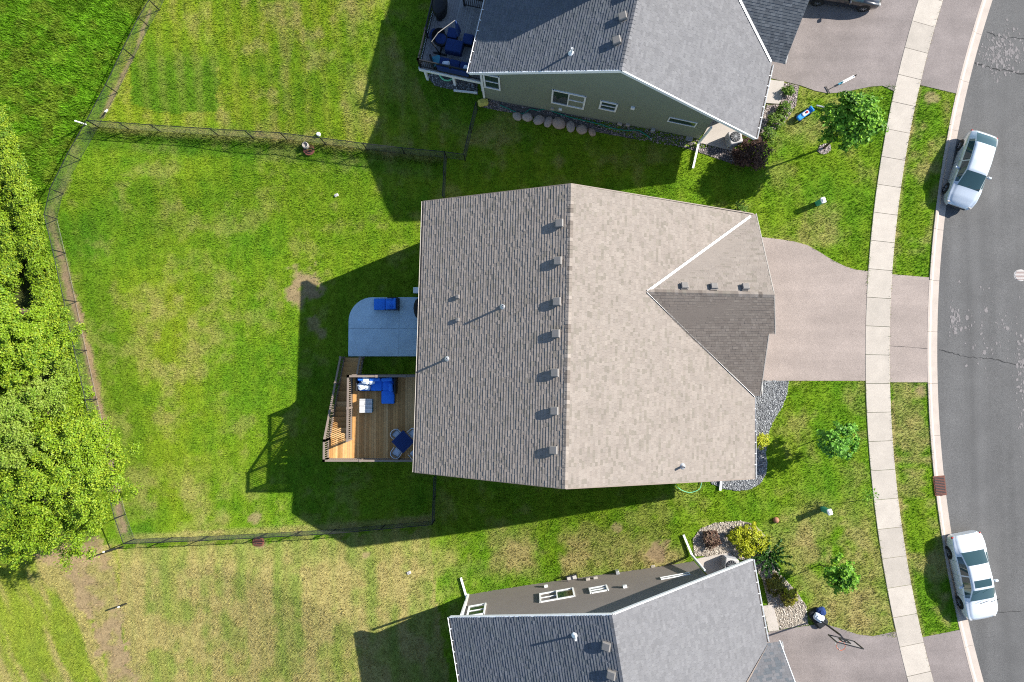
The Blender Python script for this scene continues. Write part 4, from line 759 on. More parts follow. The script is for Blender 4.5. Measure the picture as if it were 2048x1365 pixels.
# ------------------------------------------------------------------ plants
def leaves_mesh(name, C, size, parent, org, pal, seed=1, up=.5, elong=1.7, N0=None):
    r = np.random.default_rng(seed); n = len(C); nv = r.normal(size=(n, 3)); nv /= np.linalg.norm(nv, axis=1)[:, None]; nv[:, 2] = np.abs(nv[:, 2])+up
    if N0 is not None: nv += N0*.6
    nv /= np.linalg.norm(nv, axis=1)[:, None]; t = r.normal(size=(n, 3)); t -= nv*(t*nv).sum(1)[:, None]; t /= np.linalg.norm(t, axis=1)[:, None]; bt = np.cross(nv, t)
    s = (size*r.uniform(.6, 1.3, n))[:, None]; a = t*s*elong*.5; b = bt*s*.5; V = np.stack([C-a, C+b*.9-nv*s*.12, C+a, C-b*.9-nv*s*.12], 1).reshape(-1, 3)-np.array(org)
    Fq = np.arange(n*4).reshape(-1, 4); pal = np.array(pal); ci = pal[(vn(C[:, 0]+seed, C[:, 1]+C[:, 2], .7, 3)*len(pal)*.999+r.uniform(-.8, .8, n)).clip(0, len(pal)-1).astype(int)]*r.uniform(.75, 1.2, n)[:, None]; o = bulk(name, V, Fq, m_leaf, np.repeat(ci, 4, 0), parent); return o
def crown_points(c, rad, nclump, per, seed, cl=.28, hollow=.55, boughs=0):
    r = np.random.default_rng(seed)
    def dirs(n):
        d = r.normal(size=(n, 3)); d /= np.linalg.norm(d, axis=1)[:, None]; d[:, 2] = np.where(d[:, 2] < -.35, -d[:, 2], d[:, 2]); return d
    if boughs:
        bd_ = dirs(boughs); w_ = r.uniform(.8, 1.12, boughs); k = r.integers(0, boughs, nclump); j = r.normal(size=(nclump, 3))*.17; d = bd_[k]+j; an = np.linalg.norm(j, axis=1); d /= np.linalg.norm(d, axis=1)[:, None]
        rr_ = w_[k]*(1-2.2*np.minimum(an, .45)**2)*(1-.38*r.random(nclump)**1.6)
    else:
        d = dirs(nclump); rr_ = (hollow+(1-hollow)*r.random(nclump)**.6)*(0.86+.28*vn(d[:, 0]*3+seed, d[:, 1]*3+d[:, 2]*2, 1.0, seed))
    cc = np.array(c)+d*rr_[:, None]*np.array(rad); s = cl*np.mean(rad)*r.uniform(.5, 1.15, nclump); pts = np.repeat(cc, per, 0)+r.normal(size=(nclump*per, 3))*np.repeat(s, per)[:, None]*np.array((.5, .5, .32)); N = pts-np.array(c); N /= np.linalg.norm(N, axis=1)[:, None]; return pts, N, cc
def tree(name, label, base, top_c, rad, nclump, per, leaf, pal, seed, trunk_r, group=None, cl=.28, hollow=.55, boughs=0):
    base = Vector(base); t = thing(name, label, 'tree', base, 0, group); pts, N, cc = crown_points(top_c, rad, nclump, per, seed, cl, hollow, boughs); b = MB(); tc = Vector(top_c); fork = base.lerp(tc, .62)
    b.tube([base-Vector((0, 0, .2)), base.lerp(fork, .5)+Vector((.03, .02, 0)), fork, tc+Vector((0, 0, rad[2]*.5))], [trunk_r, trunk_r*.8, trunk_r*.65, trunk_r*.15], 8).build('trunk', m_bark, t, base)
    lb_ = MB(); r = random.Random(seed)
    for q in r.sample(list(range(len(cc))), min(16, len(cc))):
        e = Vector(cc[q]); s_ = base.lerp(tc, r.uniform(.55, .95)); lb_.tube([s_, s_.lerp(e, .5)+Vector((0, 0, .08*rad[2])), e], [trunk_r*.26, trunk_r*.16, trunk_r*.05], 5)
    lb_.build('limbs', m_bark, t, base); leaves_mesh('crown', pts, leaf, t, base, pal, seed, .35, 1.5, N); return t
def shrub(name, label, px, py, r, h, pal, seed, leaf=.06, n=45, per=40, cat='shrub', group=None, sq=(1, 1), up=.4):
    p = G(px, py); t = thing(name, label, cat, p, 0, group); pts, N, cc = crown_points((p.x, p.y, p.z+h*.45), (r*sq[0], r*sq[1], h*.55), n, per, seed, .3, .45); b = MB()
    for q in cc[:10]: b.tube([p, Vector((p.x, p.y, p.z)).lerp(Vector(q), .95)], [.018, .006], 4)
    b.build('stems', m_bark, t, p); leaves_mesh('foliage', pts, leaf, t, p, pal, seed, up, 1.8, N); return t
LIME = [(.20, .31, .012), (.16, .27, .012), (.26, .35, .02), (.12, .22, .010)]
MAPLE = [(.09, .24, .012), (.13, .30, .018), (.18, .35, .02), (.06, .18, .010)]
DARKM = [(.022, .075, .008), (.03, .095, .010), (.055, .14, .014), (.02, .06, .008)]
for k, (cx, cy, zc, r, rzv, seed, lab) in enumerate(((112, 965, 2.6, 4.55, 3.4, 31, 'broad bright green tree at the lower corner of the wood'), (8, 690, 2.8, 3.7, 3.3, 32, 'bright green tree in the wood level with the patio'), (12, 835, 3.2, 3.8, 3.4, 33, 'duller green tree behind the broad tree in the wood'), (-70, 610, 2.8, 3.0, 3.0, 34, 'tree at the left picture edge below the meadow'), (-70, 1010, 3.0, 3.6, 3.2, 35, 'tree at the left picture edge beyond the broad tree'))):
    c = P(cx, cy, zc); pal = LIME if k != 2 else [(.18, .28, .025), (.22, .30, .04), (.14, .24, .015)]; tree('broadleaf_tree', lab, (c.x, c.y, float(zt(c.x, c.y))), tuple(c), (r, r, rzv), 900 if k < 3 else 300, 190 if k < 3 else 100, .075 if k < 3 else .12, pal, seed, .22, 'trees of the wood', .085, .6, 64)
HP = [(18, 290), (38, 340), (55, 395), (72, 440), (82, 490), (98, 545), (108, 600), (122, 655), (138, 705), (150, 755), (168, 800), (182, 845), (5, 255), (18, 450), (38, 500), (4, 395), (30, 545), (12, 345)]
HL = ['beside the meadow edge', 'just below the meadow corner', 'at the fence bend', 'beside the upper end of the soil strip', 'in the hedge, fifth from its top', 'in the hedge, level with the bare lawn patch', 'in the hedge, level with the patio top', 'in the hedge, level with the patio middle', 'in the hedge, level with the deck stair foot', 'in the hedge, level with the sofa', 'in the hedge, level with the fire table', 'at the bottom end of the hedge by the broad tree', 'topmost in the hedge at the picture edge', 'in the dark gap between hedge and wood', 'low in the dark gap by the wood', 'at the picture edge above the dark gap', 'at the upper fringe of the wood', 'behind the hedge near its upper end']
for k, (a, c) in enumerate(HP): shrub('hedge_shrub', 'lime green leafy shrub '+HL[k], a, c, 1.0, 1.3, LIME[:3]+[(.12, .22, .015)], 60+k, .07, 90, 80, 'shrub', 'hedge shrubs along the soil strip', (.85, 1.15))
b_ = G(1648, 297); tree('maple_tree', 'leafy dark green young tree standing in the stone ring', b_, tuple(P(1700, 246, 3.5)), (1.4, 1.35, 1.4), 130, 60, .14, MAPLE+MAPLE[1:3]+DARKM[2:3], 41, .07, cl=.24, hollow=.35)
b_ = G(1638, 879); tree('maple_tree', 'bright green sapling on the lawn below the main driveway', b_, tuple(P(1675, 880, 2.0)), (1.0, 1.0, .9), 55, 38, .13, [(.12, .30, .03), (.16, .36, .04), (.09, .25, .02)], 42, .035, cl=.25, hollow=.3)
b_ = G(1640, 1130); tree('maple_tree', 'small mid green sapling on the dry lawn by the basketball hoop', b_, tuple(P(1680, 1150, 2.1)), (.95, .95, .9), 55, 34, .13, MAPLE, 43, .035, cl=.25, hollow=.3)
b_ = G(1748, 998); t = tree('thin_sapling', 'thin nearly bare sapling at the sidewalk edge by the green pedestal', b_, tuple(P(1738, 992, 1.6)), (.5, .5, .6), 10, 10, .08, MAPLE, 44, .02, cl=.4, hollow=.2)
YELS = [(.38, .41, .014), (.31, .35, .014), (.45, .46, .025), (.24, .29, .012)]; PURP = [(.08, .04, .028), (.11, .055, .035), (.05, .026, .02), (.14, .08, .05)]; OLIVE = [(.16, .15, .015), (.12, .12, .012), (.22, .19, .02)]
shrub('barberry_shrub', 'dark purple shrub at the front corner of the sage house', 1498, 312, 1.05, 1.1, PURP, 51, .08, 70, 40)
for lab, px_, py_, r in (('yellow shrub topmost of the lime cluster by the tan house', 1497, 1062, .55), ('yellow shrub leftmost of the lime cluster by the tan house', 1470, 1068, .50), ('yellow shrub rightmost of the lime cluster by the tan house', 1514, 1082, .58), ('yellow shrub lowest of the lime cluster by the tan house', 1489, 1094, .50)): shrub('spirea_shrub', lab, px_, py_, r, .7, YELS, int(px_), .06, 45, 45, 'shrub', 'yellow shrubs by the tan house')
shrub('spirea_shrub', 'yellow shrub peeking out from the eave in grey rock', 1516, 880, .5, .7, YELS, 77, .06, 45, 40)
shrub('spirea_shrub', 'dark olive shrub beside the tan house eave', 1546, 1168, .58, .6, OLIVE[:2]+[(.08, .08, .012)], 78, .06, 45, 45); shrub('spirea_shrub', 'golden olive shrub beside the pebble bed edge', 1573, 1188, .55, .6, OLIVE+YELS[:1], 79, .06, 45, 45)
shrub('grass_shrub', 'brown dry twiggy shrub at the end of the white downspout', 1420, 1078, .55, .5, [(.16, .09, .06), (.12, .07, .05), (.2, .13, .08)], 80, .07, 40, 30)
for lab, px_, py_, r in (('small yellow green shrub nearest the white entry pad', 1573, 186, .35), ('green shrub in the rock bed above the blue toy', 1565, 222, .5), ('green shrub lower in the rock bed by the sage house', 1548, 246, .55), ('light green shrub next to the dark purple shrub', 1534, 274, .5)): shrub('spirea_shrub', lab, px_, py_, r, .55, [(.11, .2, .02), (.14, .22, .02), (.08, .16, .015)], int(px_)+3, .06, 35, 28, 'shrub', 'green shrubs in the sage house rock bed')
shrub('spirea_shrub', 'leafy green shrub at the upper edge of the beige roof', 1475, 420, .45, .6, [(.11, .2, .02), (.08, .16, .015)], 90, .06, 30, 28)
# spiky juniper
p = G(1535, 1112); t = thing('juniper', 'dark green spiky juniper beside the yellow shrubs', 'shrub', p); r_ = np.random.default_rng(5); C_, N_ = [], []
for k in range(16):
    a = k*2*math.pi/16+r_.uniform(-.15, .15); L = r_.uniform(.75, 1.25)
    for s in np.linspace(.1, 1, 60): C_.append((p.x+math.cos(a)*L*s+r_.normal()*.05*(1.1-s), p.y+math.sin(a)*L*s+r_.normal()*.05*(1.1-s), p.z+.25+.35*s+r_.normal()*.03)); N_.append((math.cos(a), math.sin(a), .4))
MB().tube([p, p+Vector((0, 0, .4))], .04, 6).build('stem', m_bark, t, p); leaves_mesh('foliage', np.array(C_), .10, t, p, [(.03, .09, .012), (.045, .12, .015), (.02, .065, .01)], 5, .2, 2.2)

# ------------------------------------------------------------------ rock beds
OCT = np.array([(1, 0, 0), (-1, 0, 0), (0, 1, 0), (0, -1, 0), (0, 0, 1), (0, 0, -1)], float); OF = np.array([(0, 2, 4), (2, 1, 4), (1, 3, 4), (3, 0, 4), (2, 0, 5), (1, 2, 5), (3, 1, 5), (0, 3, 5)])
def rock_bed(label, pts, dens, size, pal, base):
    poly = [G(a, c) for a, c in pts]; xs = [p.x for p in poly]; ys = [p.y for p in poly]; n = int((max(xs)-min(xs))*(max(ys)-min(ys))*dens); r = np.random.default_rng(len(pts)*7+int(pts[0][0])); x = r.uniform(min(xs), max(xs), n); y = r.uniform(min(ys), max(ys), n); k = inpoly(x, y, [(p.x, p.y) for p in poly]); x, y = x[k], y[k]; n = len(x)
    t = thing('rock_bed', label, 'rock bed', (sum(xs)/len(xs), sum(ys)/len(ys), poly[0].z)); o = np.array(t.location)
    # base sheet follows the slope
    MB().prism([(p.x, p.y) for p in poly], [p.z-.06 for p in poly], [p.z+.012 for p in poly]).build('gravel_base', mat('base_'+base[0], base[1], .95, .3, 8, .8, 40), t, o)
    q = r.normal(size=(n, 3, 3)); V = OCT[None]*r.uniform(.5, 1.2, (n, 6, 1)); an = r.uniform(0, 6.28, n); ca, sa = np.cos(an), np.sin(an); s = size*r.uniform(.6, 1.5, n); V = V*np.stack([s, s*r.uniform(.5, .9, n), s*.6], -1)[:, None]
    V = np.stack([V[..., 0]*ca[:, None]-V[..., 1]*sa[:, None], V[..., 0]*sa[:, None]+V[..., 1]*ca[:, None], V[..., 2]], -1)+np.stack([x, y, zt(x, y)+.02], -1)[:, None]-o; Fa = (OF[None]+np.arange(n)[:, None, None]*6).reshape(-1, 3); pal = np.array(pal); C = np.repeat(pal[r.integers(0, len(pal), n)]*r.uniform(.7, 1.25, n)[:, None], 6, 0)
    g = bulk('gravel', V.reshape(-1, 3), Fa, m_stone, C, t); g['kind'] = 'stuff'; return [(p.x, p.y) for p in poly]
PINK = [(.30, .25, .23), (.36, .31, .29), (.20, .17, .165), (.42, .38, .35)]; GREYR = [(.30, .31, .32), (.20, .21, .22), (.42, .43, .43), (.12, .125, .13)]; CREAM = [(.46, .41, .34), (.36, .31, .25), (.55, .50, .43), (.26, .22, .18)]
BEDS = [rock_bed('dark mixed rock strip along the sage house wall', [(963, 198), (1100, 218), (1250, 250), (1400, 280), (1480, 300), (1505, 325), (1462, 327), (1380, 299), (1300, 284), (1250, 275), (1180, 262), (1100, 240), (1000, 222), (960, 214)], 230, .05, PINK[:3]+GREYR[3:], ('a', (.10, .09, .085))),
        rock_bed('pinkish rock bed by the sage house entry pad', [(1560, 209), (1568, 166), (1598, 172), (1592, 212), (1570, 245), (1545, 262), (1530, 285), (1515, 285), (1522, 240), (1533, 211)], 230, .055, PINK, ('b', (.22, .18, .16))),
        rock_bed('dark rock strip under the grey deck edge', [(850, 148), (900, 153), (955, 168), (955, 190), (925, 184), (870, 172)], 230, .05, GREYR, ('c', (.10, .10, .10))),
        rock_bed('grey rock bed curving round the front corner of the beige house', [(1490, 760), (1577, 762), (1574, 790), (1562, 818), (1545, 845), (1536, 868), (1534, 893), (1531, 905), (1535, 925), (1532, 948), (1520, 968), (1500, 979), (1475, 982), (1445, 978), (1420, 966), (1440, 950), (1490, 940)], 300, .05, GREYR, ('d', (.16, .165, .17))),
        rock_bed('cream pebble bed round the front of the tan house', [(1388, 1112), (1386, 1078), (1400, 1058), (1430, 1046), (1480, 1042), (1508, 1048), (1530, 1072), (1545, 1112), (1562, 1150), (1592, 1182), (1612, 1212), (1616, 1250), (1560, 1259), (1540, 1225), (1525, 1160), (1505, 1128), (1470, 1115)], 300, .05, CREAM, ('e', (.30, .26, .21))),
        rock_bed('small pink stone ring at the foot of the leafy tree', [(1634, 302), (1640, 292), (1652, 287), (1661, 290), (1662, 300), (1652, 309), (1641, 308)], 330, .05, PINK, ('f', (.24, .2, .18)))]
def boulder(px, py, r, lab, seed, pal):
    p = G(px, py); rn = np.random.default_rng(seed); me = bpy.data.meshes.new('boulder'); import bmesh; bm = bmesh.new(); bmesh.ops.create_icosphere(bm, subdivisions=3, radius=1)
    for v in bm.verts:
        c = v.co; k = 1+.35*(float(vn(c.x*1.3+seed, c.y*1.3+c.z*1.7, 1.0, seed))-.5)+.12*(float(vn(c.x*4+seed, c.y*4+c.z*3, 1.0, 1))-.5); v.co = Vector((c.x*r*1.15, c.y*r*.9, c.z*r*.62))*k
    bm.to_mesh(me); bm.free(); a = me.color_attributes.new('Col', 'FLOAT_COLOR', 'POINT'); a.data.foreach_set('color', np.tile(np.array([*pal, 1], np.float32), len(me.vertices))); o = finish('boulder', me, m_stone, None, True); o.location = p+Vector((0, 0, r*.3)); o.rotation_euler = (0, 0, rn.uniform(0, 3)); tag(o, lab, 'boulder', 'boulder row along the sage house')
ords = ['leftmost', 'second from left', 'third from left', 'fourth from left', 'fifth from left and largest', 'sixth from left', 'seventh from left', 'rightmost and smallest']
for k, (px_, py_, r, c) in enumerate(((1035, 234, .26, (.33, .29, .25)), (1056, 236, .30, (.36, .31, .27)), (1078, 241, .31, (.33, .28, .25)), (1097, 245, .28, (.35, .29, .26)), (1118, 249, .35, (.36, .28, .23)), (1141, 255, .30, (.34, .29, .25)), (1163, 260, .30, (.34, .27, .22)), (1184, 266, .22, (.36, .26, .20)))): boulder(px_, py_, r, 'pinkish boulder, '+ords[k]+' in the row by the sage house', 100+k, c)

# ------------------------------------------------------------------ grass
EXCL = [[(p.x, p.y) for p in (G(a, c) for a, c in q)] for q in (DR_MAIN+[(1733, 543), (1733, 762)], [(697, 713), (697, 640), (712, 610), (745, 595), (850, 595), (850, 713)], [(1398, 286), (1428, 232), (1496, 250), (1465, 302)], [(1391, 1118), (1458, 1105), (1500, 1140), (1425, 1165)])]+BEDS
EXCL += [[(p.x, p.y) for p in (P(a, c, 0) for a, c in q)] for q in (DR_TOP+[(1800, 172), (1852, 0), (1970, -260)], DR_BOT+[(1796, 1273), (1825, 1365), (1900, 1600)], [(1531, 207), (1536, 160), (1568, 164), (1560, 209)])]
EXCL += [[(wl, ws), (wf+.5, ws), (wf+.5, wn_), (wl, wn_)], [wcp(WL), wcp(WF), wcp(WF+tdir*9), wcp(WL+tdir*9)], [wcp(BL), wcp(BF), wcp(BF+bdir*9), wcp(BL+bdir*9)]]
def sample_lawn(n, box, seed):
    r = np.random.default_rng(seed); x = r.uniform(box[0], box[1], n); y = r.uniform(box[2], box[3], n); k = np.ones(n, bool)
    for q in EXCL: k &= ~inpoly(x, y, q)
    rad = np.hypot(x-ARC[0], y-ARC[1]); k &= (rad > R_KL-.02)&((rad > R_SL-.035)|(rad < R_SR+.035)); an = np.arcsin(np.clip((y-ARC[1])/rad, -1, 1))
    for lo, hi in (ap_m, ap_t, ap_b): k &= ~((rad < R_SR)&(an > lo)&(an < hi))
    return x[k], y[k], r
def blades(name, n, box, seed, hgt, wid, lean, keep=None, tint=1.0, over=None):
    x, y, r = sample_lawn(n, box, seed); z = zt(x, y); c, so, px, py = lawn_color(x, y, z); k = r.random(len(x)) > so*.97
    if keep is not None: k &= keep(px, py, x, y)
    x, y, z, c = x[k], y[k], z[k], c[k]; n = len(x); cl = .55+.9*vn(x, y, .35, 6); h = hgt*cl*r.uniform(.5, 1.4, n)*(1 if over is None else (.35+1.3*fbm(x, y, .9, 1))); a = r.uniform(0, 2*math.pi, n); ln = r.uniform(.2, 1.0, n)*lean; dx, dy = np.cos(a), np.sin(a); w_ = wid*r.uniform(.6, 1.4, n)
    b0 = np.stack([x-dy*w_, y+dx*w_, z-.02], -1); b1 = np.stack([x+dy*w_, y-dx*w_, z-.02], -1); tp = np.stack([x+dx*h*ln, y+dy*h*ln, z+h], -1); V = np.stack([b0, b1, tp], 1).reshape(-1, 3)
    c = c if over is None else (over+(np.array((.24, .30, .03))-over)*(sm(.45, .65, fbm(x, y, 1.1, 5))*.6)[:, None])*(.55+.8*fbm(x, y, .8, 2))[:, None]
    cc = c*r.uniform(.72, 1.35, n)[:, None]*tint; return bulk(name, V, np.arange(n*3).reshape(-1, 3), m_blade, np.repeat(cc, 3, 0))
MEADOW = [(-200, -100), (318, -60), (277, 35), (246, 97), (211, 170), (173, 241), (135, 308), (100, 378), (60, 400), (10, 270), (-200, 150)]
inm = lambda px, py, x, y: inpoly(px, py, MEADOW)
stuff_thing(blades('lawn_grass', 900000, (-34, 28, -20, 26.5), 11, .085, .016, 1.0, lambda px, py, x, y: ~inpoly(px, py, MEADOW)&(px > -60)&(py > -60)&(py < 1430)), 'short mown lawn grass of the yards and verges', 'grass')
stuff_thing(blades('meadow_grass', 330000, (-36, -17, 6, 27), 12, .24, .02, 1.0, inm, 1.0, np.array((.155, .335, .012))), 'tall bright meadow grass beyond the upper left fence', 'grass')
# lush unmown strip below the upper fence
stuff_thing(blades('fence_grass', 60000, (-30, -3, 9, 17), 13, .17, .02, .7, lambda px, py, x, y: dline(px, py, [(p[0]-4, p[1]+10) for p in F1_BASE]) < 10, .8), 'longer dark grass left unmown along the fence foot', 'grass')

# ------------------------------------------------------------------ cars
def catmull(K, u):
    K = np.array(K, float); xs = K[:, 0]; o = []
    for c in range(1, K.shape[1]): o.append(np.interp(u, xs, K[:, c]))
    # smooth once so the stations run into each other
    A = np.array(o).T; B = A.copy(); B[1:-1] = .25*A[:-2]+.5*A[1:-1]+.25*A[2:]; return B
def car(name, label, loc, heading, K, paint, ws_, rw, sg, length, wheel_x, wheel_r, sunroof=None, group='cars parked along the kerb', mats=None):
    # K rows: x, sill half-width, belt half-width, belt height, top half-width, top height, sill height
    t = thing(name, label, 'car', loc, heading, group); u = np.linspace(K[0][0], K[-1][0], 72); S = catmull(K, u); rows = []
    for (sw, bw, bh_, tw, th2, sh), x in zip(S, u):
        pr_ = [(sw*.90, sh), (sw, sh+.10), (bw*1.005, sh+(bh_-sh)*.55), (bw, bh_-.03), (bw*.975, bh_+.01)]
        e = np.array([bw*.965, bh_+.02]); g = np.array([tw, th2-.03]); pr_ += [tuple(e+(g-e)*f) for f in (.12, .5, .88)]+[(tw*.97, th2-.008), (tw*.80, th2+.012), (tw*.4, th2+.026), (0, th2+.03)]
        rows.append(pr_)
    R = np.array(rows); nu, nv = R.shape[:2]; full = np.concatenate([R, R[:, -2::-1]*np.array([1, 1])], 1); sg_ = np.concatenate([np.ones(nv), -np.ones(nv-1)]); V = np.stack([np.repeat(u[:, None], 2*nv-1, 1), full[..., 0]*sg_, full[..., 1]], -1); nw = 2*nv-1
    parts = {'body': [], 'windshield': [], 'rear_window': [], 'side_window': [], 'side_window2': [], 'sunroof': []}
    for i in range(nu-1):
        xm_ = (u[i]+u[i+1])/2
        for j in range(nw-1):
            jj = j if j < nv-1 else nw-2-j; key = 'body'
            if jj >= 8 and ws_[0] < xm_ < ws_[1]: key = 'windshield'
            elif jj >= 8 and rw[0] < xm_ < rw[1]: key = 'rear_window'
            elif 5 <= jj <= 6 and sg[0] < xm_ < sg[1] and not any(abs(xm_-q) < .045 for q in sg[2:]): key = 'side_window' if j < nv else 'side_window2'
            elif sunroof and jj >= 9 and sunroof[0] < xm_ < sunroof[1]: key = 'sunroof'
            parts[key].append((i*nw+j, i*nw+j+1, (i+1)*nw+j+1, (i+1)*nw+j))
    Vf = V.reshape(-1, 3)
    for key, fs in parts.items():
        if not fs: continue
        used = sorted({q for f in fs for q in f}); mp_ = {q: i for i, q in enumerate(used)}; b = MB(); vs = Vf[used]
        b.add([tuple(v) for v in vs], [tuple(mp_[q] for q in f) for f in fs])
        if key == 'body': b.add([(u[0], y, z) for y, z in zip(V[0, :, 1], V[0, :, 2])], [tuple(range(nw))]); b.add([(u[-1], y, z) for y, z in zip(V[-1, :, 1], V[-1, :, 2])], [tuple(reversed(range(nw)))])
        o = b.build(key.rstrip('2'), paint if key == 'body' else m_carglass, t, None, True)
    hw = max(k[1] for k in K)
    for x in wheel_x:
        for s in (-1, 1):
            w_ = MB(); n = 20; vs = []
            for rr_, yy in ((wheel_r*.62, .0), (wheel_r*.97, .0), (wheel_r, -.03), (wheel_r, -.19)): vs += [(x+rr_*math.cos(2*math.pi*q/n), s*(hw+.012+yy), wheel_r+rr_*math.sin(2*math.pi*q/n)) for q in range(n)]
            w_.add(vs, [(i*n+q, i*n+(q+1) % n, i*n+n+(q+1) % n, i*n+n+q) for i in range(3) for q in range(n)]); wo = w_.build('wheel', m_tyre, t)
            rb_ = MB(); rb_.add([(x+wheel_r*.62*math.cos(2*math.pi*q/n), s*(hw-.03), wheel_r+wheel_r*.62*math.sin(2*math.pi*q/n)) for q in range(n)], [tuple(range(n))]); rb_.build('brake_disc', m_black, wo)
            rm = MB()
            for q in range(7):
                a = 2*math.pi*q/7; rm.bar((x, s*(hw+.004), wheel_r), (x+wheel_r*.6*math.cos(a), s*(hw+.008), wheel_r+wheel_r*.6*math.sin(a)), .055, .02)
            rm.build('rim', m_rim, wo)
            ar = MB(); aa = np.linspace(-.25, math.pi+.25, 18); R1 = wheel_r*1.16; ar.add([(x+R1*math.cos(a), s*(hw+.006), wheel_r+R1*math.sin(a)) for a in aa]+[(x, s*(hw+.006), wheel_r*.6)], [(i, i+1, 18) for i in range(17)]); ar.build('wheel_arch', m_black, t)
    for s in (-1, 1):
        for xs_ in sg[2:]+((sg[0]+.30), sg[1]-.12):
            i = int(np.argmin(abs(u-xs_))); b = MB()
            for j in range(1, 4): b.bar((u[i], s*(R[i, j, 0]+.002), R[i, j, 1]), (u[i], s*(R[i, j+1, 0]+.002), R[i, j+1, 1]), .012, .006)
            b.build('door_seam', m_black, t)
        for xs_ in (sg[2]-.15, sg[1]-.95): MB().rbox((xs_, s*(np.interp(xs_, u, R[:, 3, 0])+.015), np.interp(xs_, u, R[:, 3, 1])-.1), (.2, .03, .035), .01).build('door_handle', paint, t)
    mx = ws_[0]-.15
    for s in (-1, 1):
        mo = MB().rbox((mx, s*(hw+.10), K[4][3]+.05), (.13, .22, .14), .04).build('mirror', paint, t); 
    fx = K[-1][0]; rx = K[0][0]
    for s in (-1, 1):
        MB().rbox((fx-.22, s*hw*.74, K[-2][5]-.08), (.34, .26, .10), .04, -s*.35).build('headlight', m_glass if False else m_iron, t); MB().rbox((rx+.10, s*hw*.80, K[1][3]-.08), (.10, .22, .10), .03, s*.3).build('tail_light', m_red, t)
    MB().rbox((fx-.02, 0, .42), (.10, hw*1.2, .12), .03).build('grille', m_black, t)
    b = MB()
    for s in (-1, 1): b.bar((ws_[1]+.02, s*.30-.1, K[6][5]-.0), (ws_[1]-.10, s*.30+.35, K[6][5]+.09), .02)
    b.build('wipers', m_black, t); return t
# rows: x, sill hw, belt hw, belt h, top hw, top h, sill h   (x forward)
HATCH = [(-2.22, .66, .70, .70, .52, .86, .38), (-2.10, .80, .80, .92, .60, 1.08, .28), (-1.75, .85, .85, .96, .60, 1.24, .22), (-1.2, .86, .86, .96, .58, 1.42, .20), (-.3, .865, .865, .94, .58, 1.48, .20), (.35, .865, .865, .92, .575, 1.44, .20), (1.25, .86, .86, .90, .66, .99, .20), (1.75, .84, .84, .80, .66, .86, .20), (2.10, .76, .76, .66, .58, .70, .24), (2.23, .60, .60, .55, .45, .58, .30)]
SEDAN = [(-2.42, .66, .70, .72, .55, .86, .38), (-2.32, .84, .84, .90, .68, 1.00, .30), (-1.85, .90, .90, .94, .70, 1.05, .22), (-1.55, .91, .91, .94, .66, 1.10, .20), (-.75, .91, .91, .92, .58, 1.40, .20), (.05, .91, .91, .91, .60, 1.44, .20), (.45, .91, .91, .90, .60, 1.41, .20), (1.25, .91, .91, .88, .70, 1.0, .20), (2.0, .88, .88, .80, .72, .88, .20), (2.32, .78, .78, .68, .62, .72, .24), (2.43, .62, .62, .56, .48, .58, .30)]
def place_car(rw_px, fw_px, hw):
    a, c = P(*rw_px, .2), P(*fw_px, .2); d = Vector((c.x-a.x, c.y-a.y, 0)).normalized(); left = Vector((-d.y, d.x, 0)); m = (a+c)/2; right = -left; s = right if right.x > 0 else left; q = m+s*hw; return Vector((q.x, q.y, street_z(q.x, q.y)+.0)), math.atan2(d.y, d.x)
l_, h_ = place_car((1920, 291), (1891, 378), .86); car('parked_car', 'silver white hatchback parked at the kerb near the upper driveway', l_, h_, HATCH, m_silver, (.42, 1.22), (-2.0, -1.35), (-1.5, 1.05, -.2), 4.45, (-1.36, 1.34), .31)
l_, h_ = place_car((1896, 1105), (1918, 1205), .91); car('parked_car', 'white sedan with sunroof parked at the kerb near the lower driveway', l_, h_, SEDAN, m_white_car, (.50, 1.22), (-1.5, -.82), (-1.35, 1.0, -.25), 4.87, (-1.42, 1.43), .33, (-.05, .38))
q = P(1693, -26, .9); car('parked_car', 'dark car at the top edge of the upper driveway', (q.x, q.y, .02), math.radians(-8), HATCH, m_darkcar, (.42, 1.22), (-2.0, -1.35), (-1.5, 1.05, -.2), 4.45, (-1.36, 1.34), .33, None, None)

# ------------------------------------------------------------------ small things
def pedestal(px, py, rz, lab, h=.85):
    p = G(px, py); t = thing('utility_pedestal', lab, 'utility box', p, rz, 'green utility pedestals'); MB().rbox((0, 0, h/2-.03), (.24, .30, h-.06), .04).build('body', m_green_box, t); MB().rbox((0, 0, h), (.28, .34, .10), .04, 0, .03).build('cap', m_white, t); MB().box((.13, 0, h*.6), (.02, .12, .16)).build('latch', m_steel, t)
pedestal(1634, 408, .3, 'green utility pedestal on the lawn above the main driveway'); pedestal(1645, 1018, .3, 'green utility pedestal on the lawn below the rock bed', .95)
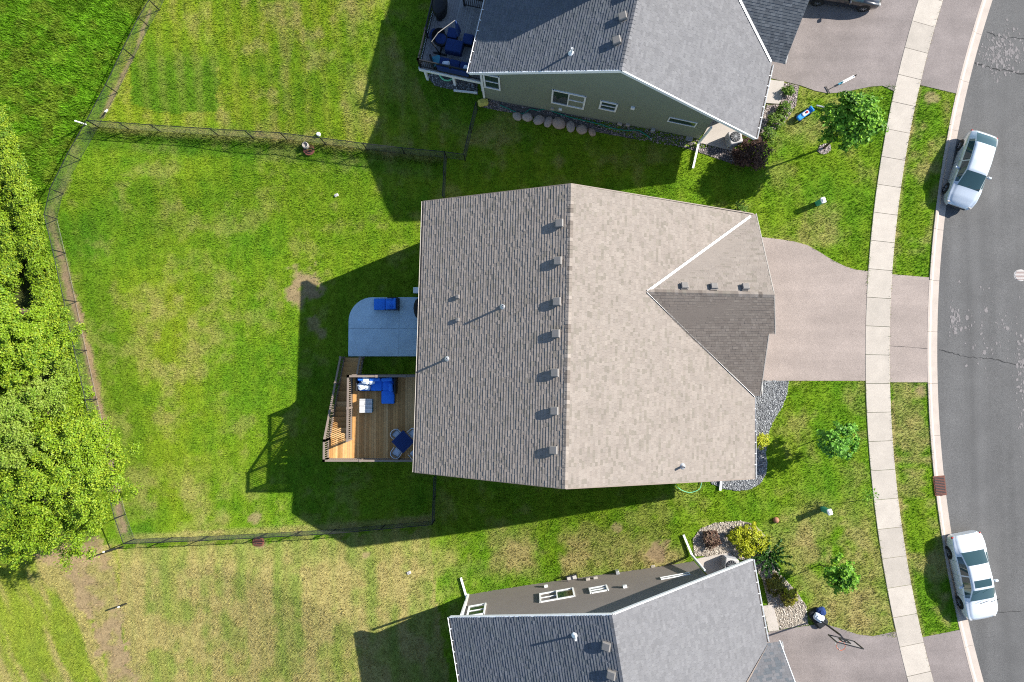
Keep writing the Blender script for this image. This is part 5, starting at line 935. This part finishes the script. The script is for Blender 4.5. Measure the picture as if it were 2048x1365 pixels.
# basketball hoop
p0 = P(1637, 1238, .014); tb = P(1690, 1283, 3.2); t = thing('basketball_hoop', 'portable basketball hoop leaning over the lower driveway', 'basketball hoop', p0); d = Vector((tb.x-p0.x, tb.y-p0.y, 0)); dn = d.normalized() if d.length > .01 else Vector((1, 0, 0)); rz = math.atan2(dn.y, dn.x)
MB().rbox(p0+Vector((0, 0, .12))-dn*.1, (1.1, .72, .24), .1, rz).build('base', m_cover, t, p0); MB().rbox(p0+Vector((-.1, .18, .32)), (.6, .45, .22), .1, rz+.4, .05).build('ballast_bag', m_pillow, t, p0); MB().rbox(p0+Vector((.05, .5, .28)), (.5, .5, .22), .1, .3, .05).build('ballast_bag', m_navy, t, p0)
tp = p0+dn*(d.length-.35)+Vector((0, 0, 3.1)); MB().tube([p0+Vector((0, 0, .2)), tp], .05, 8).build('pole', m_black, t, p0); bd = p0+dn*d.length+Vector((0, 0, 3.25)); nd = Vector((-.24, -.97, 0)).normalized(); sd = Vector((-nd.y, nd.x, 0)); MB().bar(tp, bd, .07).build('arm', m_black, t, p0)
bk_ = MB(); 
for s0, s1 in (((-.7, -.5), (.7, -.5)), ((-.7, .5), (.7, .5)), ((-.7, -.5), (-.7, .5)), ((.7, -.5), (.7, .5)), ((-.22, -.3), (.22, -.3)), ((-.22, .1), (.22, .1)), ((-.22, -.3), (-.22, .1)), ((.22, -.3), (.22, .1))): bk_.bar(bd+sd*s0[0]+Vector((0, 0, s0[1])), bd+sd*s1[0]+Vector((0, 0, s1[1])), .05)
bo = bk_.build('backboard', m_black, t, p0); MB().add([bd+sd*x+Vector((0, 0, z))+nd*.01 for x, z in ((-.68, -.48), (.68, -.48), (.68, .48), (-.68, .48))], [(0, 1, 2, 3)]).build('clear_panel', m_clear, bo, p0)
rc_ = bd+nd*.36+Vector((0, 0, -.35)); ring = [rc_+Vector((.23*math.cos(a), .23*math.sin(a), 0)) for a in np.linspace(0, 2*math.pi, 22)]; ro_ = MB().tube(ring, .014, 6).build('rim', mat('rim_orange', (.6, .12, .04), .5, 0), t, p0); nb = MB()
for k in range(10):
    a = 2*math.pi*k/10
    for s in (.55, -.55): nb.tube([rc_+Vector((.23*math.cos(a), .23*math.sin(a), 0)), rc_+Vector((.12*math.cos(a+s), .12*math.sin(a+s), -.42))], .006, 4)
nb.build('net', m_white, ro_, p0)
# toys and loose things
a, c = P(1654, 182, .3), P(1723, 144, 1.0); 
q0 = G(1655, 181); q1 = P(1712, 151, .12); t = thing('kick_scooter', 'kick scooter lying on the upper driveway', 'scooter', q0); dd = (Vector((q1.x, q1.y, .1))-Vector((q0.x, q0.y, .06))); e1 = Vector((q0.x, q0.y, .06)); sdv = Vector((-dd.y, dd.x, 0)).normalized()
MB().bar(e1+dd*.50, e1+dd*.95, .14, .03).build('deck', m_white, t, q0); MB().tube([e1+dd*.48+Vector((0, 0, .05)), e1], .022, 6).build('stem', m_black, t, q0); MB().tube([e1-sdv*.26, e1+sdv*.26], .025, 6).build('handlebar', m_black, t, q0)
for f in (.50, .98): MB().tube([e1+dd*f-sdv*.02+Vector((0, 0, .03)), e1+dd*f+sdv*.02+Vector((0, 0, .03))], .09, 12).build('wheel', m_tyre, t, q0)
MB().bar(e1+dd*.36+Vector((0, 0, .05)), e1+dd*.52+Vector((0, 0, .05)), .10, .05).build('folding_joint', m_teal, t, q0)
q0 = G(1594, 240); t = thing('yard_sign', 'blue toy vehicle standing on the lawn by the rock bed', 'toy', q0, math.radians(35)); t.name = 'ride_on_toy'
MB().rbox((.38, 0, .30), (1.0, .30, .16), .06).build('body', m_toyblue, t); MB().rbox((.42, 0, .40), (.44, .22, .08), .04).build('seat', m_pillow, t); MB().rbox((.5, 0, .46), (.18, .12, .06), .03).build('badge', m_red, t); MB().rbox((.85, 0, .42), (.14, .36, .2), .05).build('windscreen', m_toyblue, t)
for x in (.05, .75):
    for s in (-1, 1): MB().tube([(x, s*.15, .13), (x, s*.21, .13)], .13, 12).build('wheel', m_tyre, t)
q0 = G(1650, 226); t = thing('lawn_edger', 'bent metal tool lying on the lawn beside the leafy tree', 'garden tool', q0); pts = [G(1631, 213, .12), G(1648, 217, .14)]; MB().tube(pts, .05, 8).build('grip', m_steel, t, q0); MB().tube([G(1648, 217, .14), G(1651, 221, .12), G(1646, 239, .05)], .02, 6).build('shaft', m_black, t, q0); MB().bar(G(1640, 239, .04), G(1648, 241, .04), .04).build('foot', m_black, t, q0)
p = G(1551, 1040); t = thing('landscape_rock', 'small round reddish rock at the edge of the dry lawn', 'rock', p); MB().lathe((0, 0, 0), [(.1, -.03), (.18, .05), (.16, .16), (.08, .22), (.01, .23)], 10).build('stone_body', m_terra, t, None, True)
def yard_drain(px, py, lab, cone=False):
    p = G(px, py); t = thing('yard_drain', lab, 'drain', p, 0, 'rusty yard drains'); MB().lathe((0, 0, 0), [(.36, -.02), (.36, .05), (.30, .06)], 20).build('rim', m_rust, t); MB().lathe((0, 0, .061), [(.28, 0), (.28, .004)], 20).build('pit', m_black, t)
    for k in range(5): MB().box((0, -.2+.1*k, .075), (2*math.sqrt(.28**2-(.2-.1*k)**2), .04, .02)).build('grate_bar', m_rust, t)
    if cone: MB().lathe((-.15, .2, .05), [(.2, 0), (.19, .3), (.16, .32), (.15, .2)], 14).build('riser_pipe', m_beige, t)
yard_drain(618, 300, 'rusty round yard drain with pale riser below the upper fence', True); yard_drain(517, 1085, 'rusty round yard drain below the bottom fence')
def marker(px, py, px2, py2, h, lab, m=m_white, name='marker_post'):
    p = G(px, py); q = P(px2, py2, p.z+h); t = thing(name, lab, 'post', p); MB().tube([p-Vector((0, 0, .1)), q], .05, 8).build('shaft', m, t, p); MB().tube([q, q+Vector((0, 0, .08))], .05, 8).build('cap', m_white, t, p)
marker(172, 249, 152, 243, 1.3, 'white marker post at the fence corner by the meadow'); marker(213, 218, 212, 224, .35, 'low white pipe stub beside the gravel strip')
marker(246, 1094, 208, 1104, 1.4, 'leaning dark stake with white tip at the lower fence corner', m_black); marker(252, 1208, 238, 1214, .9, 'dark stake with white tip on the dry lower left lawn', m_black)
p = G(638, 270); t = thing('pipe_cap', 'small white pipe cap above the upper fence', 'pipe cap', p); MB().lathe((0, 0, 0), [(.12, 0), (.13, .12), (.1, .2), (.02, .22)], 12).build('cap', m_white, t); MB().lathe((0, 0, -.05), [(.09, 0), (.09, .06)], 10).build('pipe', m_beige, t)
for px_, py_, lab in ((673, 391, 'small pale valve lid in the main back yard'), (818, 1146, 'small pale valve lid on the dry lower lawn')):
    p = G(px_, py_); t = thing('valve_lid', lab, 'valve lid', p); MB().rbox((0, 0, .03), (.26, .19, .08), .03, .4).build('lid', m_iron, t); MB().rbox((0, 0, .08), (.08, .05, .03), .01, .4).build('handle', m_steel, t)
def hose(pts, r, m, lab, name='garden_hose'):
    P3 = [G(a, c, .06+r) for a, c in pts]; o = []
    for i in range(len(P3)-1):
        p_1, p0_, p1_, p2_ = P3[max(i-1, 0)], P3[i], P3[i+1], P3[min(i+2, len(P3)-1)]
        for k in range(5): s = k/5; o.append(.5*((2*p0_)+(p1_-p_1)*s+(2*p_1-5*p0_+4*p1_-p2_)*s*s+(3*p0_-p_1-3*p1_+p2_)*s**3))
    t = thing(name, lab, 'hose', P3[0]); MB().tube(o+[P3[-1]], r, 6).build('tubing', m, t, P3[0]); MB().tube([P3[-1], P3[-1]+(P3[-1]-P3[-2]).normalized()*.12], r*1.5, 8).build('nozzle', m_steel, t, P3[0])
hose([(1000, 212), (1015, 218), (1030, 225), (1048, 228), (1060, 220), (1075, 222), (1095, 220), (1110, 226), (1140, 236), (1170, 243), (1200, 250), (1225, 258), (1250, 262), (1275, 262), (1290, 270), (1300, 278)], .028, m_hose, 'dark green hose winding over the rocks by the sage house'); hose([(880, 152), (886, 160), (897, 163), (908, 158)], .05, m_lightgreen, 'pale green hose loop under the grey deck edge')
hose([(1350, 970), (1362, 980), (1380, 985), (1398, 978), (1402, 966)], .018, m_lightgreen, 'thin pale green hose loop by the lower beige roof edge')
p = G(966, 207); t = thing('mulch_bag', 'yellow plastic bag at the sage house corner', 'bag', p, .2); MB().rbox((0, 0, .12), (.62, .44, .2), .08, 0, .05).build('bag_body', m_yellow, t); MB().rbox((.28, 0, .2), (.1, .3, .1), .03).build('tied_end', m_yellow, t)
p = G(1144, 1157); t = thing('utility_cart', 'open dark crate frame standing by the tan house wall', 'crate', p, .25)
for s in (-1, 1):
    MB().bar((-.3, s*.25, .35), (.3, s*.25, .35), .05).build('rail', m_cover, t); MB().bar((s*.3, -.25, .35), (s*.3, .25, .35), .05).build('rail', m_cover, t)
    for s2 in (-1, 1): MB().bar((s*.3, s2*.25, 0), (s*.3, s2*.25, .36), .05).build('leg', m_cover, t)
MB().box((0, 0, .12), (.56, .46, .04)).build('shelf', m_iron, t)
